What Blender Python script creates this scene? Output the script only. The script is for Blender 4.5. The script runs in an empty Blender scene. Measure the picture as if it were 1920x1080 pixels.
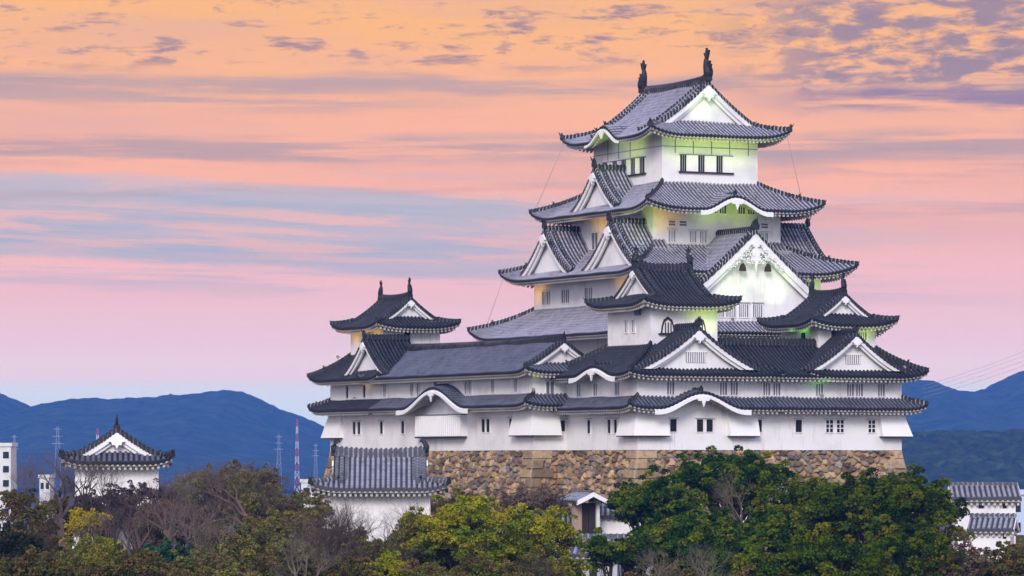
import bpy, math, random
import numpy as np
from math import sin, cos, pi, sqrt, radians, floor, exp
from mathutils import Vector
random.seed(7); rng = np.random.default_rng(7)
S = bpy.context.scene
COL = S.collection

def lin(r, g, b):
    f = lambda c: (c/255/12.92) if c/255 <= .04045 else ((c/255+.055)/1.055)**2.4
    return (f(r), f(g), f(b), 1)

# ------------------------------------------------------------------ camera
F, HZ = 7300.0, 865.0            # focal length and eye level in photo pixels (1920 wide)
cd = bpy.data.cameras.new("camera"); cam = bpy.data.objects.new("camera", cd); COL.objects.link(cam)
cam.location = (0, 0, 0); cam.rotation_euler = (radians(90), 0, 0)
cd.sensor_width = 36; cd.lens = 36*F/1920; cd.shift_y = (HZ-540)/1920
cd.clip_start = 1; cd.clip_end = 40000
S.camera = cam

# ------------------------------------------------------------------ node helpers
class NT:
    def __init__(s, tree): s.t = tree; s.n = tree.nodes; s.l = tree.links
    def new(s, ty, **kw):
        n = s.n.new(ty)
        for k, v in kw.items(): setattr(n, k, v)
        return n
    def put(s, sock, v):
        if v is None: return
        if isinstance(v, bpy.types.NodeSocket): s.l.new(v, sock)
        else: sock.default_value = v
    def m(s, op, a, b=None, c=None, clamp=False):
        n = s.new('ShaderNodeMath', operation=op, use_clamp=clamp)
        s.put(n.inputs[0], a); s.put(n.inputs[1], b)
        if c is not None: s.put(n.inputs[2], c)
        return n.outputs[0]
    def vec(s, x, y, z=0.0):
        n = s.new('ShaderNodeCombineXYZ'); s.put(n.inputs[0], x); s.put(n.inputs[1], y); s.put(n.inputs[2], z)
        return n.outputs[0]
    def noise(s, v, scale, detail=4, rough=.55, out='Fac', dist=0.0):
        n = s.new('ShaderNodeTexNoise'); s.put(n.inputs['Vector'], v)
        n.inputs['Scale'].default_value = scale; n.inputs['Detail'].default_value = detail
        n.inputs['Roughness'].default_value = rough; n.inputs['Distortion'].default_value = dist
        return n.outputs[out]
    def ramp(s, fac, stops, interp='LINEAR'):
        n = s.new('ShaderNodeValToRGB'); s.put(n.inputs[0], fac); cr = n.color_ramp; cr.interpolation = interp
        while len(cr.elements) < len(stops): cr.elements.new(.5)
        for e, (p, c) in zip(cr.elements, stops):
            e.position = p; e.color = c if len(c) == 4 else (*c, 1)
        return n.outputs[0]
    def step(s, x, lo, hi, smooth=True):
        n = s.new('ShaderNodeMapRange', interpolation_type='SMOOTHSTEP' if smooth else 'LINEAR')
        s.put(n.inputs[0], x); s.put(n.inputs[1], lo); s.put(n.inputs[2], hi)
        return n.outputs[0]
    def mix(s, f, a, b, mode='MIX'):
        n = s.new('ShaderNodeMix', data_type='RGBA', blend_type=mode)
        s.put(n.inputs[0], f); s.put(n.inputs[6], a); s.put(n.inputs[7], b)
        return n.outputs[2]

# ------------------------------------------------------------------ world: dusk sky with streaks of cloud
SUN_EL, SUN_AZ = 30, -12        # soft light from behind the camera's right shoulder
HAZE_TOP, HAZE_D, HAZE_I = 152., 1.38e-4, (.075, .18, .57)
W = bpy.data.worlds.new("World"); S.world = W; W.use_nodes = True
def world():
    g = NT(W.node_tree); g.n.clear()
    tc = g.new('ShaderNodeTexCoord'); sp = g.new('ShaderNodeSeparateXYZ'); g.l.new(tc.outputs['Generated'], sp.inputs[0])
    x, y, z = sp.outputs
    el = g.m('MULTIPLY', g.m('ARCSINE', z), 57.2958)
    az = g.m('MULTIPLY', g.m('ARCTAN2', x, y), 57.2958)
    E = lambda py: (HZ-py)*.00785
    def D(py, r_, g_, b_):           # colour seen at that height -> colour of the sky beyond the haze (halved; doubled in the Background)
        e = max(E(py), .05); L = min(7900., HAZE_TOP/math.tan(radians(e))); T = exp(-HAZE_D*L); c = lin(r_, g_, b_)
        return tuple(max(.01, (c[i]-HAZE_I[i]*(1-T))/T)*.5 for i in range(3))+(1,)
    st = [(860, (196,212,236)), (770, (203,213,234)), (728, (210,211,231)), (708, (226,203,222)), (640, (228,196,215)), (560, (233,187,202)),
          (450, (241,182,184)), (330, (247,178,162)), (200, (247,179,152)), (60, (248,182,131))]
    stops = [(max(0, E(p)/10), D(p, *c)) for p, c in st] + [(1.0, D(-200, 250,190,120))]
    front = g.ramp(g.m('DIVIDE', el, 10.0), stops)
    # second half of the sky above the frame
    up = g.step(el, 9, 60)
    high = g.mix(up, D(-200, 250,190,125), tuple(k*.5 for k in lin(150,175,225)[:3])+(1,))
    col = g.mix(g.step(el, 8.5, 12), front, high)
    def streak(col, sx, sy, seed, lo, hi, win, color, amt, warp=0.0, detail=5, ax=None, tilt=0.0, rough=.55):
        e2 = g.m('ADD', el, g.m('MULTIPLY', az, tilt))
        wob = g.m('MULTIPLY', g.m('SUBTRACT', g.noise(g.vec(g.m('MULTIPLY', az, .5), g.m('MULTIPLY', el, 1.5), seed), 1.0, 5), .5), .45)
        v = g.vec(g.m('MULTIPLY', az, sx), g.m('MULTIPLY', e2, sy), seed)
        n = g.noise(v, 1.0, detail, rough, dist=warp)
        f = g.step(n, lo, hi)
        a, b, c, d = win; e3 = g.m('ADD', e2, wob)
        f = g.m('MULTIPLY', f, g.m('MULTIPLY', g.step(e3, a, b), g.m('SUBTRACT', 1.0, g.step(e3, c, d))))
        if ax:
            f = g.m('MULTIPLY', f, g.step(az, ax[0], ax[1]))
        f = g.m('MULTIPLY', f, amt)
        return g.mix(f, col, color)
    # broad faint veils
    col = streak(col, .16, 1.5, 3.3, .40, .68, (2.8, 3.6, 6.8, 9), D(330, 208,165,172), .45, detail=4)
    # blue-grey bank low on the left, torn into pink gaps
    col = streak(col, .30, 3.2, 11.7, .34, .50, (2.60, 2.75, 3.80, 3.95), D(440, 174,177,200), .85, warp=.5, detail=8, ax=(3.0, -1.0), tilt=.045, rough=.62)
    col = streak(col, .20, 3.2, 17.7, .44, .54, (2.70, 2.95, 3.75, 4.0), D(440, 164,173,200), .7, warp=.4, detail=7, ax=(2.5, -1.5), tilt=.045, rough=.62)
    col = streak(col, .16, 3.4, 21.0, .46, .60, (2.2, 2.6, 3.9, 4.3), D(480, 190,178,200), .65, detail=6, ax=(9, 2), tilt=.02)
    col = streak(col, .34, 5.0, 61.0, .45, .60, (2.75, 3.0, 3.5, 3.75), D(430, 228,182,186), .85, warp=.5, detail=8, ax=(3.5, 1.0), tilt=.03, rough=.6)
    # long mauve bands
    for (c0, hw, tl, sd, am, axr) in ((4.58, .15, -.008, 5.1, .85, None), (5.52, .10, .0, 7.7, .8, None), (4.45, .13, 0, 9.9, .6, (1, 4)),
                                  (5.25, .2, .03, 1.9, .75, (1, -4)), (3.62, .10, -.01, 15.3, .55, (2, 5)), (4.05, .05, -.02, 6.6, .4, None)):
        wob = g.m('MULTIPLY', g.m('SUBTRACT', g.noise(g.vec(g.m('MULTIPLY', az, .30), sd, 0.0), 1.0, 5), .5), .5)
        e2 = g.m('ADD', g.m('ADD', el, wob), g.m('MULTIPLY', az, tl))
        n = g.noise(g.vec(g.m('MULTIPLY', az, .35), g.m('MULTIPLY', el, 6.5), sd), 1.0, 7, .6)
        f = g.m('SUBTRACT', 1.0, g.m('DIVIDE', g.m('ABSOLUTE', g.m('SUBTRACT', e2, c0)), hw*2.0), clamp=True)
        f = g.m('MULTIPLY', g.step(f, 0, .8), g.step(n, .34, .60))
        if axr: f = g.m('MULTIPLY', f, g.step(az, axr[0], axr[1]))
        col = g.mix(g.m('MULTIPLY', f, am), col, D(200, 182,156,166))
    # puffs along the top, dense in the upper right
    pc = D(60, 150,128,150)
    col = streak(col, 1.0, 4.4, 33.4, .51, .66, (5.60, 6.0, 40, 80), pc, .85, warp=.25, detail=7, rough=.62)
    col = streak(col, 2.0, 7.5, 36.4, .58, .70, (5.75, 6.0, 40, 80), pc, .55, warp=.2, detail=6, rough=.62)
    col = streak(col, 1.5, 4.6, 43.9, .40, .58, (5.10, 5.45, 6.5, 6.8), D(80, 150,132,156), .92, warp=.2, detail=8, ax=(2.4, 5.0), tilt=-.03, rough=.6)
    col = streak(col, .45, 5.5, 51.2, .32, .52, (5.02, 5.2, 5.36, 5.5), D(170, 140,126,164), .9, ax=(3.0, 5.6), detail=7)
    # behind the camera: pale evening sky
    back = g.mix(g.step(el, 0, 50), (.74, .72, .84, 1), (.36, .44, .70, 1))
    fb = g.step(y, .25, -.35)
    col = g.mix(fb, col, back)
    col = g.mix(g.step(z, 0.0, -.06), col, (.10, .10, .09, 1))
    sky = g.new('ShaderNodeTexSky', sky_type='NISHITA'); sky.sun_disc = False
    sky.sun_elevation = radians(SUN_EL); sky.sun_rotation = radians(180-SUN_AZ)
    b1 = g.new('ShaderNodeBackground'); g.l.new(col, b1.inputs[0]); b1.inputs[1].default_value = 2.0
    b2 = g.new('ShaderNodeBackground'); g.l.new(sky.outputs[0], b2.inputs[0]); b2.inputs[1].default_value = .004
    add = g.new('ShaderNodeAddShader'); g.l.new(b1.outputs[0], add.inputs[0]); g.l.new(b2.outputs[0], add.inputs[1])
    out = g.new('ShaderNodeOutputWorld'); g.l.new(add.outputs[0], out.inputs[0])
world()

sd = bpy.data.lights.new("sun", 'SUN'); sun = bpy.data.objects.new("sun", sd); COL.objects.link(sun)
sd.energy = 2.6; sd.angle = radians(20); sd.color = (1, .90, .82)
sun.rotation_euler = Vector((sin(radians(SUN_AZ))*cos(radians(SUN_EL)), -cos(radians(SUN_AZ))*cos(radians(SUN_EL)), sin(radians(SUN_EL)))).to_track_quat('Z', 'Y').to_euler()
S.view_settings.view_transform = 'Standard'; S.view_settings.look = 'None'
S.view_settings.exposure = 0.0; S.view_settings.gamma = 1.0
S.render.engine = 'CYCLES'
S.cycles.max_bounces = 6; S.cycles.volume_bounces = 0; S.cycles.transparent_max_bounces = 8

# ------------------------------------------------------------------ materials
def mat(name, fn, rough=.8, spec=.3):
    m = bpy.data.materials.new(name); m.use_nodes = True; g = NT(m.node_tree); g.n.clear()
    b = g.new('ShaderNodeBsdfPrincipled'); o = g.new('ShaderNodeOutputMaterial'); g.l.new(b.outputs[0], o.inputs[0])
    b.inputs['Roughness'].default_value = rough; b.inputs['Specular IOR Level'].default_value = spec
    r = fn(g)
    c, nrm = r if isinstance(r, tuple) and len(r) == 2 else (r, None)
    g.put(b.inputs['Base Color'], c)
    if nrm is not None: g.l.new(nrm, b.inputs['Normal'])
    return m
def pos(g): return g.new('ShaderNodeNewGeometry').outputs['Position']
def uvxy(g):
    u = g.new('ShaderNodeUVMap'); s_ = g.new('ShaderNodeSeparateXYZ'); g.l.new(u.outputs[0], s_.inputs[0]); return s_.outputs[0], s_.outputs[1]
def bump(g, h, st, dist=.05):
    b = g.new('ShaderNodeBump'); g.put(b.inputs['Height'], h); b.inputs['Strength'].default_value = st; b.inputs['Distance'].default_value = dist
    return b.outputs[0]

def plaster_fn(base, dirt, amt):
    def f(g):
        p = pos(g)
        n1 = g.noise(p, .35, 5, .6)
        mp = g.new('ShaderNodeMapping'); g.l.new(p, mp.inputs[0]); mp.inputs['Scale'].default_value = (2.6, 2.6, .22)
        n2 = g.noise(mp.outputs[0], 1.3, 6, .7)
        f1 = g.m('MULTIPLY', g.step(n1, .42, .75), amt)
        f2 = g.m('MULTIPLY', g.step(n2, .52, .72), g.m('MULTIPLY', g.step(g.noise(p, .22, 3), .40, .62), amt*1.5))
        c = g.mix(f1, base, dirt); c = g.mix(f2, c, dirt)
        return c, bump(g, g.noise(p, 6, 3), .15, .03)
    return f
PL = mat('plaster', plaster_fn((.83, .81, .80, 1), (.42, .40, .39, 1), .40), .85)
PLE = mat('eave_plaster', plaster_fn((.55, .52, .48, 1), (.22, .19, .16, 1), .6), .85)  # brownish stains, and a base darkened like the shade under eaves
PLW = mat('clean_plaster', plaster_fn((.85, .84, .83, 1), (.62, .61, .60, 1), .2), .8)

def tile_fn(dark, light, plaster, pamt, moss):
    def f(g):
        u, v = uvxy(g)
        fu = g.m('FRACT', u)
        p = pos(g)
        n = g.noise(p, .8, 5, .7)
        n2 = g.noise(g.vec(g.m('FLOOR', u), g.m('MULTIPLY', v, .9), 0.0), 1.7, 3, .6)
        c = g.mix(g.step(n, .35, .7), dark, light)
        c = g.mix(g.m('MULTIPLY', g.step(n2, .35, .7), .6), c, light)
        c = g.mix(g.m('MULTIPLY', g.step(g.noise(p, .35, 5, .65), .50, .62), .45), c, dark)
        # plaster seams hugging each round tile and across the courses
        seam = g.step(g.m('ABSOLUTE', g.m('SUBTRACT', fu, .675)), .30, .16)
        seam = g.m('MULTIPLY', seam, g.m('ADD', .62, g.m('MULTIPLY', g.step(g.m('FRACT', g.m('MULTIPLY', v, 2.2)), .3, .7), .38)))
        c = g.mix(g.m('MULTIPLY', seam, g.m('MULTIPLY', g.step(n2, .1, .6), pamt)), c, plaster)
        tr = g.step(g.m('ABSOLUTE', g.m('SUBTRACT', fu, .18)), .24, .12)  # troughs between the round tiles: their shade put into the colour
        c = g.mix(g.m('MULTIPLY', tr, .85), c, tuple([.35*k for k in dark[:3]])+(1,))
        if moss: c = g.mix(g.m('MULTIPLY', g.step(g.noise(p, 1.6, 5, .7), .58, .75), moss), c, (.05, .075, .02, 1))
        return c
    return f
TK = mat('keep_tile', tile_fn((.055, .053, .070, 1), (.125, .12, .15, 1), (.46, .44, .52, 1), .85, .0), .55, .4)
TD = mat('dark_tile', tile_fn((.008, .008, .011, 1), (.022, .022, .028, 1), (.085, .085, .105, 1), .45, .12), .6, .2)
TM = mat('weathered_tile', tile_fn((.030, .031, .045, 1), (.085, .088, .12, 1), (.20, .20, .26, 1), .5, .12), .6, .3)
TG = mat('gate_tile', tile_fn((.06, .062, .08, 1), (.20, .20, .24, 1), (.36, .36, .40, 1), .8, .25), .6, .4)
def ridge_fn(dark, mortar, am):
    def f(g):
        u, v = uvxy(g)
        s1 = g.step(g.m('FRACT', g.m('MULTIPLY', v, 2.6)), .62, .8)
        n = g.noise(pos(g), 1.3, 4)
        c = g.mix(g.m('MULTIPLY', g.m('MULTIPLY', s1, am), g.step(n, .3, .6)), dark, mortar)
        return c
    return f
RD = mat('ridge_tile', ridge_fn((.016, .016, .02, 1), (.40, .39, .40, 1), .8), .6)
RK = mat('dark_ridge_tile', ridge_fn((.014, .014, .018, 1), (.14, .14, .15, 1), .6), .6)
RG = mat('grey_ridge_tile', ridge_fn((.07, .07, .085, 1), (.40, .40, .42, 1), .6), .6)
OR = mat('ornament_tile', lambda g: g.mix(g.noise(pos(g), 3), (.008, .009, .011, 1), (.035, .035, .04, 1)), .55)
DK = mat('dark_opening', lambda g: (.012, .011, .014, 1), .7)  # inner dark of uncut openings, put into the colour of flat panes
GL = mat('shaded_opening', lambda g: (.16, .155, .18, 1), .7)
WD = mat('dark_wood', lambda g: g.mix(g.noise(pos(g), 4), (.02, .013, .01, 1), (.06, .04, .035, 1)), .7)
WP = mat('pale_wood', lambda g: g.mix(g.noise(pos(g), 4), (.35, .24, .19, 1), (.5, .36, .3, 1)), .7)
MT = mat('metal', lambda g: (.3, .3, .32, 1), .5)
def attr_fn(name, amt=.3, sc=3.0):
    def f(g):
        a = g.new('ShaderNodeAttribute'); a.attribute_name = name
        n = g.noise(pos(g), sc, 5, .65)
        c = g.mix(g.m('MULTIPLY', g.step(n, .45, .8), amt), a.outputs['Color'], (.05, .045, .035, 1))
        return c, bump(g, g.noise(pos(g), sc*2.5, 5, .6), .5, .08)
    return f
def stone_fn(g):
    a = g.new('ShaderNodeAttribute'); a.attribute_name = 'tint'; p = pos(g)
    c = g.mix(g.m('MULTIPLY', g.step(g.noise(p, 2.4, 6, .7), .42, .75), .6), a.outputs['Color'], (.05, .04, .03, 1))
    c = g.mix(g.m('MULTIPLY', g.step(g.noise(p, .45, 5, .65), .52, .70), .5), c, (.07, .06, .035, 1))
    c = g.mix(g.m('MULTIPLY', g.step(g.noise(p, 5.5, 4, .7), .60, .75), .5), c, (.42, .36, .26, 1))
    return c, bump(g, g.noise(p, 5, 6, .65), .8, .12)
ST = mat('rough_stone', stone_fn, .9, .2)
def leaf_mat():
    m = bpy.data.materials.new('leaf'); m.use_nodes = True; g = NT(m.node_tree); g.n.clear()
    a = g.new('ShaderNodeAttribute'); a.attribute_name = 'tint'
    oi = g.new('ShaderNodeObjectInfo')
    d = g.new('ShaderNodeBsdfDiffuse'); t = g.new('ShaderNodeBsdfTranslucent'); mx = g.new('ShaderNodeMixShader'); mx.inputs[0].default_value = .22
    c = g.mix(1.0, a.outputs['Color'], oi.outputs['Color'], 'MULTIPLY')
    g.l.new(c, d.inputs[0]); g.l.new(c, t.inputs[0]); g.l.new(d.outputs[0], mx.inputs[1]); g.l.new(t.outputs[0], mx.inputs[2])
    o = g.new('ShaderNodeOutputMaterial'); g.l.new(mx.outputs[0], o.inputs[0]); return m
LF = leaf_mat()
def bark_fn(g):
    oi = g.new('ShaderNodeObjectInfo')
    return g.mix(1.0, g.mix(g.noise(pos(g), 2.5), (.6, .6, .6, 1), (1.3, 1.3, 1.3, 1)), oi.outputs['Color'], 'MULTIPLY')
BK = mat('bark', bark_fn, .9, .1)

# ------------------------------------------------------------------ mesh builder
class MB:
    def __init__(s): s.v = []; s.f = []; s.uv = []; s.mi = []; s.mats = []; s.sm = []
    def mid(s, m):
        if m not in s.mats: s.mats.append(m)
        return s.mats.index(m)
    def face(s, idx, m, uvs=None, smooth=False):
        s.f.append(tuple(idx)); s.mi.append(s.mid(m)); s.sm.append(smooth)
        s.uv.extend(uvs if uvs else [(0, 0)]*len(idx))
    def grid(s, rows, m, uvr=None, smooth=True):
        n = len(s.v); h = len(rows); w = len(rows[0])
        for r in rows: s.v.extend(r)
        for i in range(h-1):
            for j in range(w-1):
                a = n+i*w+j; q = (a, a+1, a+w+1, a+w)
                u = None
                if uvr: u = (uvr[i][j], uvr[i][j+1], uvr[i+1][j+1], uvr[i+1][j])
                s.face(q, m, u, smooth)
    def box(s, lo, hi, m):
        n = len(s.v); (a, b, c), (d, e, f) = lo, hi
        s.v += [(a,b,c),(d,b,c),(d,e,c),(a,e,c),(a,b,f),(d,b,f),(d,e,f),(a,e,f)]
        for q in ((0,3,2,1),(4,5,6,7),(0,1,5,4),(1,2,6,5),(2,3,7,6),(3,0,4,7)): s.face([n+i for i in q], m)
    def hexa(s, p, m):         # p: 8 points bottom 4 then top 4
        n = len(s.v); s.v += [tuple(q) for q in p]
        for q in ((0,3,2,1),(4,5,6,7),(0,1,5,4),(1,2,6,5),(2,3,7,6),(3,0,4,7)): s.face([n+i for i in q], m)
    def prism(s, poly, fn, o0, o1, m):   # extrude polygon (x,z) between two outward offsets through fn(x,o,z)
        n = len(s.v); k = len(poly)
        s.v += [fn(x, o0, z) for x, z in poly]+[fn(x, o1, z) for x, z in poly]
        s.face([n+i for i in range(k)], m); s.face([n+k+i for i in range(k)][::-1], m)
        for i in range(k): j = (i+1) % k; s.face((n+i, n+j, n+k+j, n+k+i), m)
    def tube(s, pts, rad, m, sides=5, cap=True):
        n = len(s.v); P = [Vector(p) for p in pts]; L = len(P)
        dist = 0
        for i, p in enumerate(P):
            t = (P[min(i+1, L-1)]-P[max(i-1, 0)]).normalized()
            a = t.cross(Vector((0, 0, 1)) if abs(t.z) < .9 else Vector((1, 0, 0))).normalized(); b = t.cross(a)
            r = rad[i] if hasattr(rad, '__len__') else rad
            for k in range(sides):
                an = 2*pi*k/sides; s.v.append(tuple(p+(a*cos(an)+b*sin(an))*r))
        for i in range(L-1):
            for k in range(sides):
                k2 = (k+1) % sides
                s.face((n+i*sides+k, n+i*sides+k2, n+(i+1)*sides+k2, n+(i+1)*sides+k), m, None, True)
        if cap:
            s.face([n+k for k in range(sides)][::-1], m); s.face([n+(L-1)*sides+k for k in range(sides)], m)
    def build(s, name, parent=None, off=(0, 0, 0)):
        me = bpy.data.meshes.new(name)
        co = np.array(s.v, dtype=np.float64)-np.array(off)
        me.from_pydata(co.tolist(), [], s.f)
        for m in s.mats: me.materials.append(m)
        me.polygons.foreach_set('material_index', s.mi); me.polygons.foreach_set('use_smooth', s.sm)
        ul = me.uv_layers.new(name='UVMap'); ul.data.foreach_set('uv', np.array(s.uv, dtype=np.float32).ravel())
        me.update()
        o = bpy.data.objects.new(name, me); COL.objects.link(o)
        if parent: o.parent = parent
        return o

def tag(o, label=None, cat=None, group=None, kind=None):
    if label: o['label'] = label
    if cat: o['category'] = cat
    if group: o['group'] = group
    if kind: o['kind'] = kind
    return o

class Bld:          # a building: an Empty at its base; parts given in frame coordinates (x, y, z)
    def __init__(s, name, label, cat, o, frame, group=None):
        s.o = o; X0, Y0, rot = frame
        e = bpy.data.objects.new(name, None); COL.objects.link(e)
        e.location = (X0+o[0]*cos(rot)-o[1]*sin(rot), Y0+o[0]*sin(rot)+o[1]*cos(rot), o[2]); e.rotation_euler = (0, 0, rot)
        tag(e, label, cat, group); s.e = e
    def part(s, mb, name, parent=None): return mb.build(name, parent or s.e, s.o)

# ------------------------------------------------------------------ roof vocabulary
PER = .40
FR = ((0, 0), (.34, 0), (.44, .085), (.675, .13), (.91, .085))
SIDES = {'R': ((1, 0), (0, 1)), 'Y': ((1, 0), (0, -1)), 'L': ((0, 1), (1, 0)), 'X': ((0, 1), (-1, 0))}   # (along, inward)
def side_pt(side, rect):     # point function (s along, d inward from that edge, z)
    u0, u1, v0, v1 = rect
    if side == 'R': return lambda s, d, z: (s, v0+d, z)
    if side == 'Y': return lambda s, d, z: (s, v1-d, z)
    if side == 'L': return lambda s, d, z: (u0+d, s, z)
    return lambda s, d, z: (u1-d, s, z)
def side_rng(side, rect):
    return (rect[0], rect[1]) if side in 'RY' else (rect[2], rect[3])

def tiles(mb, P, s0, s1, zf, dmax, m, nr=9, cap=True, capm=None, amp=1.0, dbase=0.0):
    cols = []
    k0 = floor(s0/PER); k1 = int(floor(s1/PER))+1
    for k in range(k0, k1+1):
        for fx, h in FR:
            s = (k+fx)*PER
            if s0 < s < s1: cols.append((s, h*amp, k+fx))
    cols = [(s0, 0, s0/PER)]+cols+[(s1, 0, s1/PER)]
    rows = []; uvs = []
    for r in range(nr+1):
        a = []; b = []
        for s, h, uu in cols:
            dm = max(dmax(s), dbase+1e-3); d = dbase+(dm-dbase)*r/nr
            a.append(P(s, d, zf(s, d)+h+.022*sin(floor(uu)*12.9898)+.03*sin(s*.83+d*1.1)*min(1, d))); b.append((uu, d))
        rows.append(a); uvs.append(b)
    mb.grid(rows, m, uvs)
    if cap:
        top = rows[0]; bot = [P(s, .03, zf(s, 0)-.13-(.09 if h > 0 else 0)) for s, h, uu in cols]
        mb.grid([bot, top], capm or m, [[(uu, .2) for s, h, uu in cols]]*2, False)

def eave(mb, P, s0, s1, zf, over, m, corner=(True, True), raft=.46):
    n = max(2, int((s1-s0)/.35)); ss = [s0+(s1-s0)*i/n for i in range(n+1)]
    lim = lambda s: max(.06, min(over, (s-s0)*.98 if corner[0] else 9, (s1-s)*.98 if corner[1] else 9))
    rows = []
    for dd, dz in ((.06, .10), (.08, .30), (.20, .30), (.22, .40), (1.0, .42)):
        rows.append([P(s, dd if dd < 1 else max(.2, lim(s)), zf(s, dd if dd < 1 else max(.2, lim(s)))-dz) for s in ss])
    mb.grid(rows, m, None, False)
    k = int((s1-s0)/raft)
    for i in range(k+1):
        s = s0+(s1-s0)*(i+.5)/(k+1); L = lim(s)
        if L < .4: continue
        h = .09
        pts = []
        for dz in (.64, .38):
            for (a, d) in ((-h, .26), (h, .26), (h, L), (-h, L)):
                pts.append(P(s+a, d, zf(s, d)-dz))
        mb.hexa(pts, m)

def sweep(mb, pts, w, h, m, bead=.19, sc_end=1.0):
    P = [Vector(p) for p in pts]; out = []; acc = []
    tot = 0
    seg = [(P[i+1]-P[i]).length for i in range(len(P)-1)]; L = sum(seg); n = max(2, int(L/bead))
    def at(t):
        for i, l in enumerate(seg):
            if t <= l or i == len(seg)-1: return P[i]+(P[i+1]-P[i])*(t/l if l else 0)
            t -= l
    rows = []; uvs = []
    for i in range(n+1):
        t = L*i/n; c = at(t); d = (at(min(L, t+.05))-at(max(0, t-.05))); d.z = 0
        d = d.normalized() if d.length > 1e-6 else Vector((1, 0, 0)); q = Vector((-d.y, d.x, 0))
        b = 1.0 if i % 2 else .80
        sec = [(-.5, -.15), (-.5*b, .55*b), (-.22, .8*b), (0, 1*b), (.22, .8*b), (.5*b, .55*b), (.5, -.15)]
        rows.append([tuple(c+q*(a*w)+Vector((0, 0, z*h))) for a, z in sec]); uvs.append([(a, t) for a, z in sec])
    mb.grid(rows, m, uvs, False)
    for r in (rows[0], rows[-1]):
        k = len(mb.v); mb.v.extend(r); mb.face(range(k, k+len(r)), m)

def oni(mb, p, d, sc, m=None):     # demon-tile end ornament with a rising horn; d = outward direction (2D)
    m = m or OR; d = Vector((d[0], d[1], 0)).normalized(); q = Vector((-d.y, d.x, 0)); p = Vector(p)
    fn = lambda x, o, z: tuple(p+q*(x*sc)+d*(o*sc)+Vector((0, 0, z*sc)))
    sc *= .7
    poly = [(-.36, -.2), (-.42, .2), (-.30, .42), (-.2, .62), (-.08, .66), (0, .82), (.08, .66), (.2, .62), (.30, .42), (.42, .2), (.36, -.2)]
    mb.prism(poly, fn, -.12, .12, m)
    pts = [p+d*(.0*sc)+Vector((0, 0, .45*sc)), p+d*(.28*sc)+Vector((0, 0, .6*sc)), p+d*(.42*sc)+Vector((0, 0, .95*sc))]
    mb.tube([tuple(a) for a in pts], [.13*sc, .1*sc, .04*sc], m, 5)

def shachi(B, p, d, sc, parent):    # fish finial, head down on the ridge, tail raised
    mb = MB(); d = Vector((d[0], d[1], 0)).normalized(); p = Vector(p)
    path = [(.28, .0), (.30, .35), (.16, .75), (-.06, 1.1), (-.14, 1.5), (-.02, 1.85), (.05, 2.1)]
    rad = [.46, .50, .46, .36, .26, .18, .10]
    mb.tube([tuple(p+d*(a*sc)+Vector((0, 0, z*sc))) for a, z in path], [r*sc for r in rad], OR, 8)
    fn = lambda x, o, z: tuple(p+d*(x*sc)+Vector((-d.y, d.x, 0))*(o*sc)+Vector((0, 0, z*sc)))
    mb.prism([(-.15, 1.7), (-.5, 2.3), (-.18, 2.2), (.0, 2.75), (.18, 2.25), (.5, 2.5), (.28, 1.9), (.12, 1.65)], fn, -.12, .12, OR)
    mb.prism([(.5, .3), (1.0, .6), (.72, .78), (.95, 1.1), (.6, 1.1), (.7, 1.45), (.3, 1.35), (.1, .6)], fn, -.12, .12, OR)
    mb.prism([(-.02, .5), (-.34, .62), (-.18, .8), (-.36, 1.05), (-.1, 1.1)], fn, -.12, .12, OR)
    mb.prism([(-.45, -.5), (-.5, .05), (.0, .2), (.6, .1), (.62, -.5)], fn, -.28, .28, OR)
    B.part(mb, 'fish_finial', parent)

def bell(x): return .5*(1+cos(pi*x)) if abs(x) < 1 else 0.0
def zprof(ze, zt, c): return lambda x: ze+(zt-ze)*((1-c)*x+c*x*x)

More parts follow.
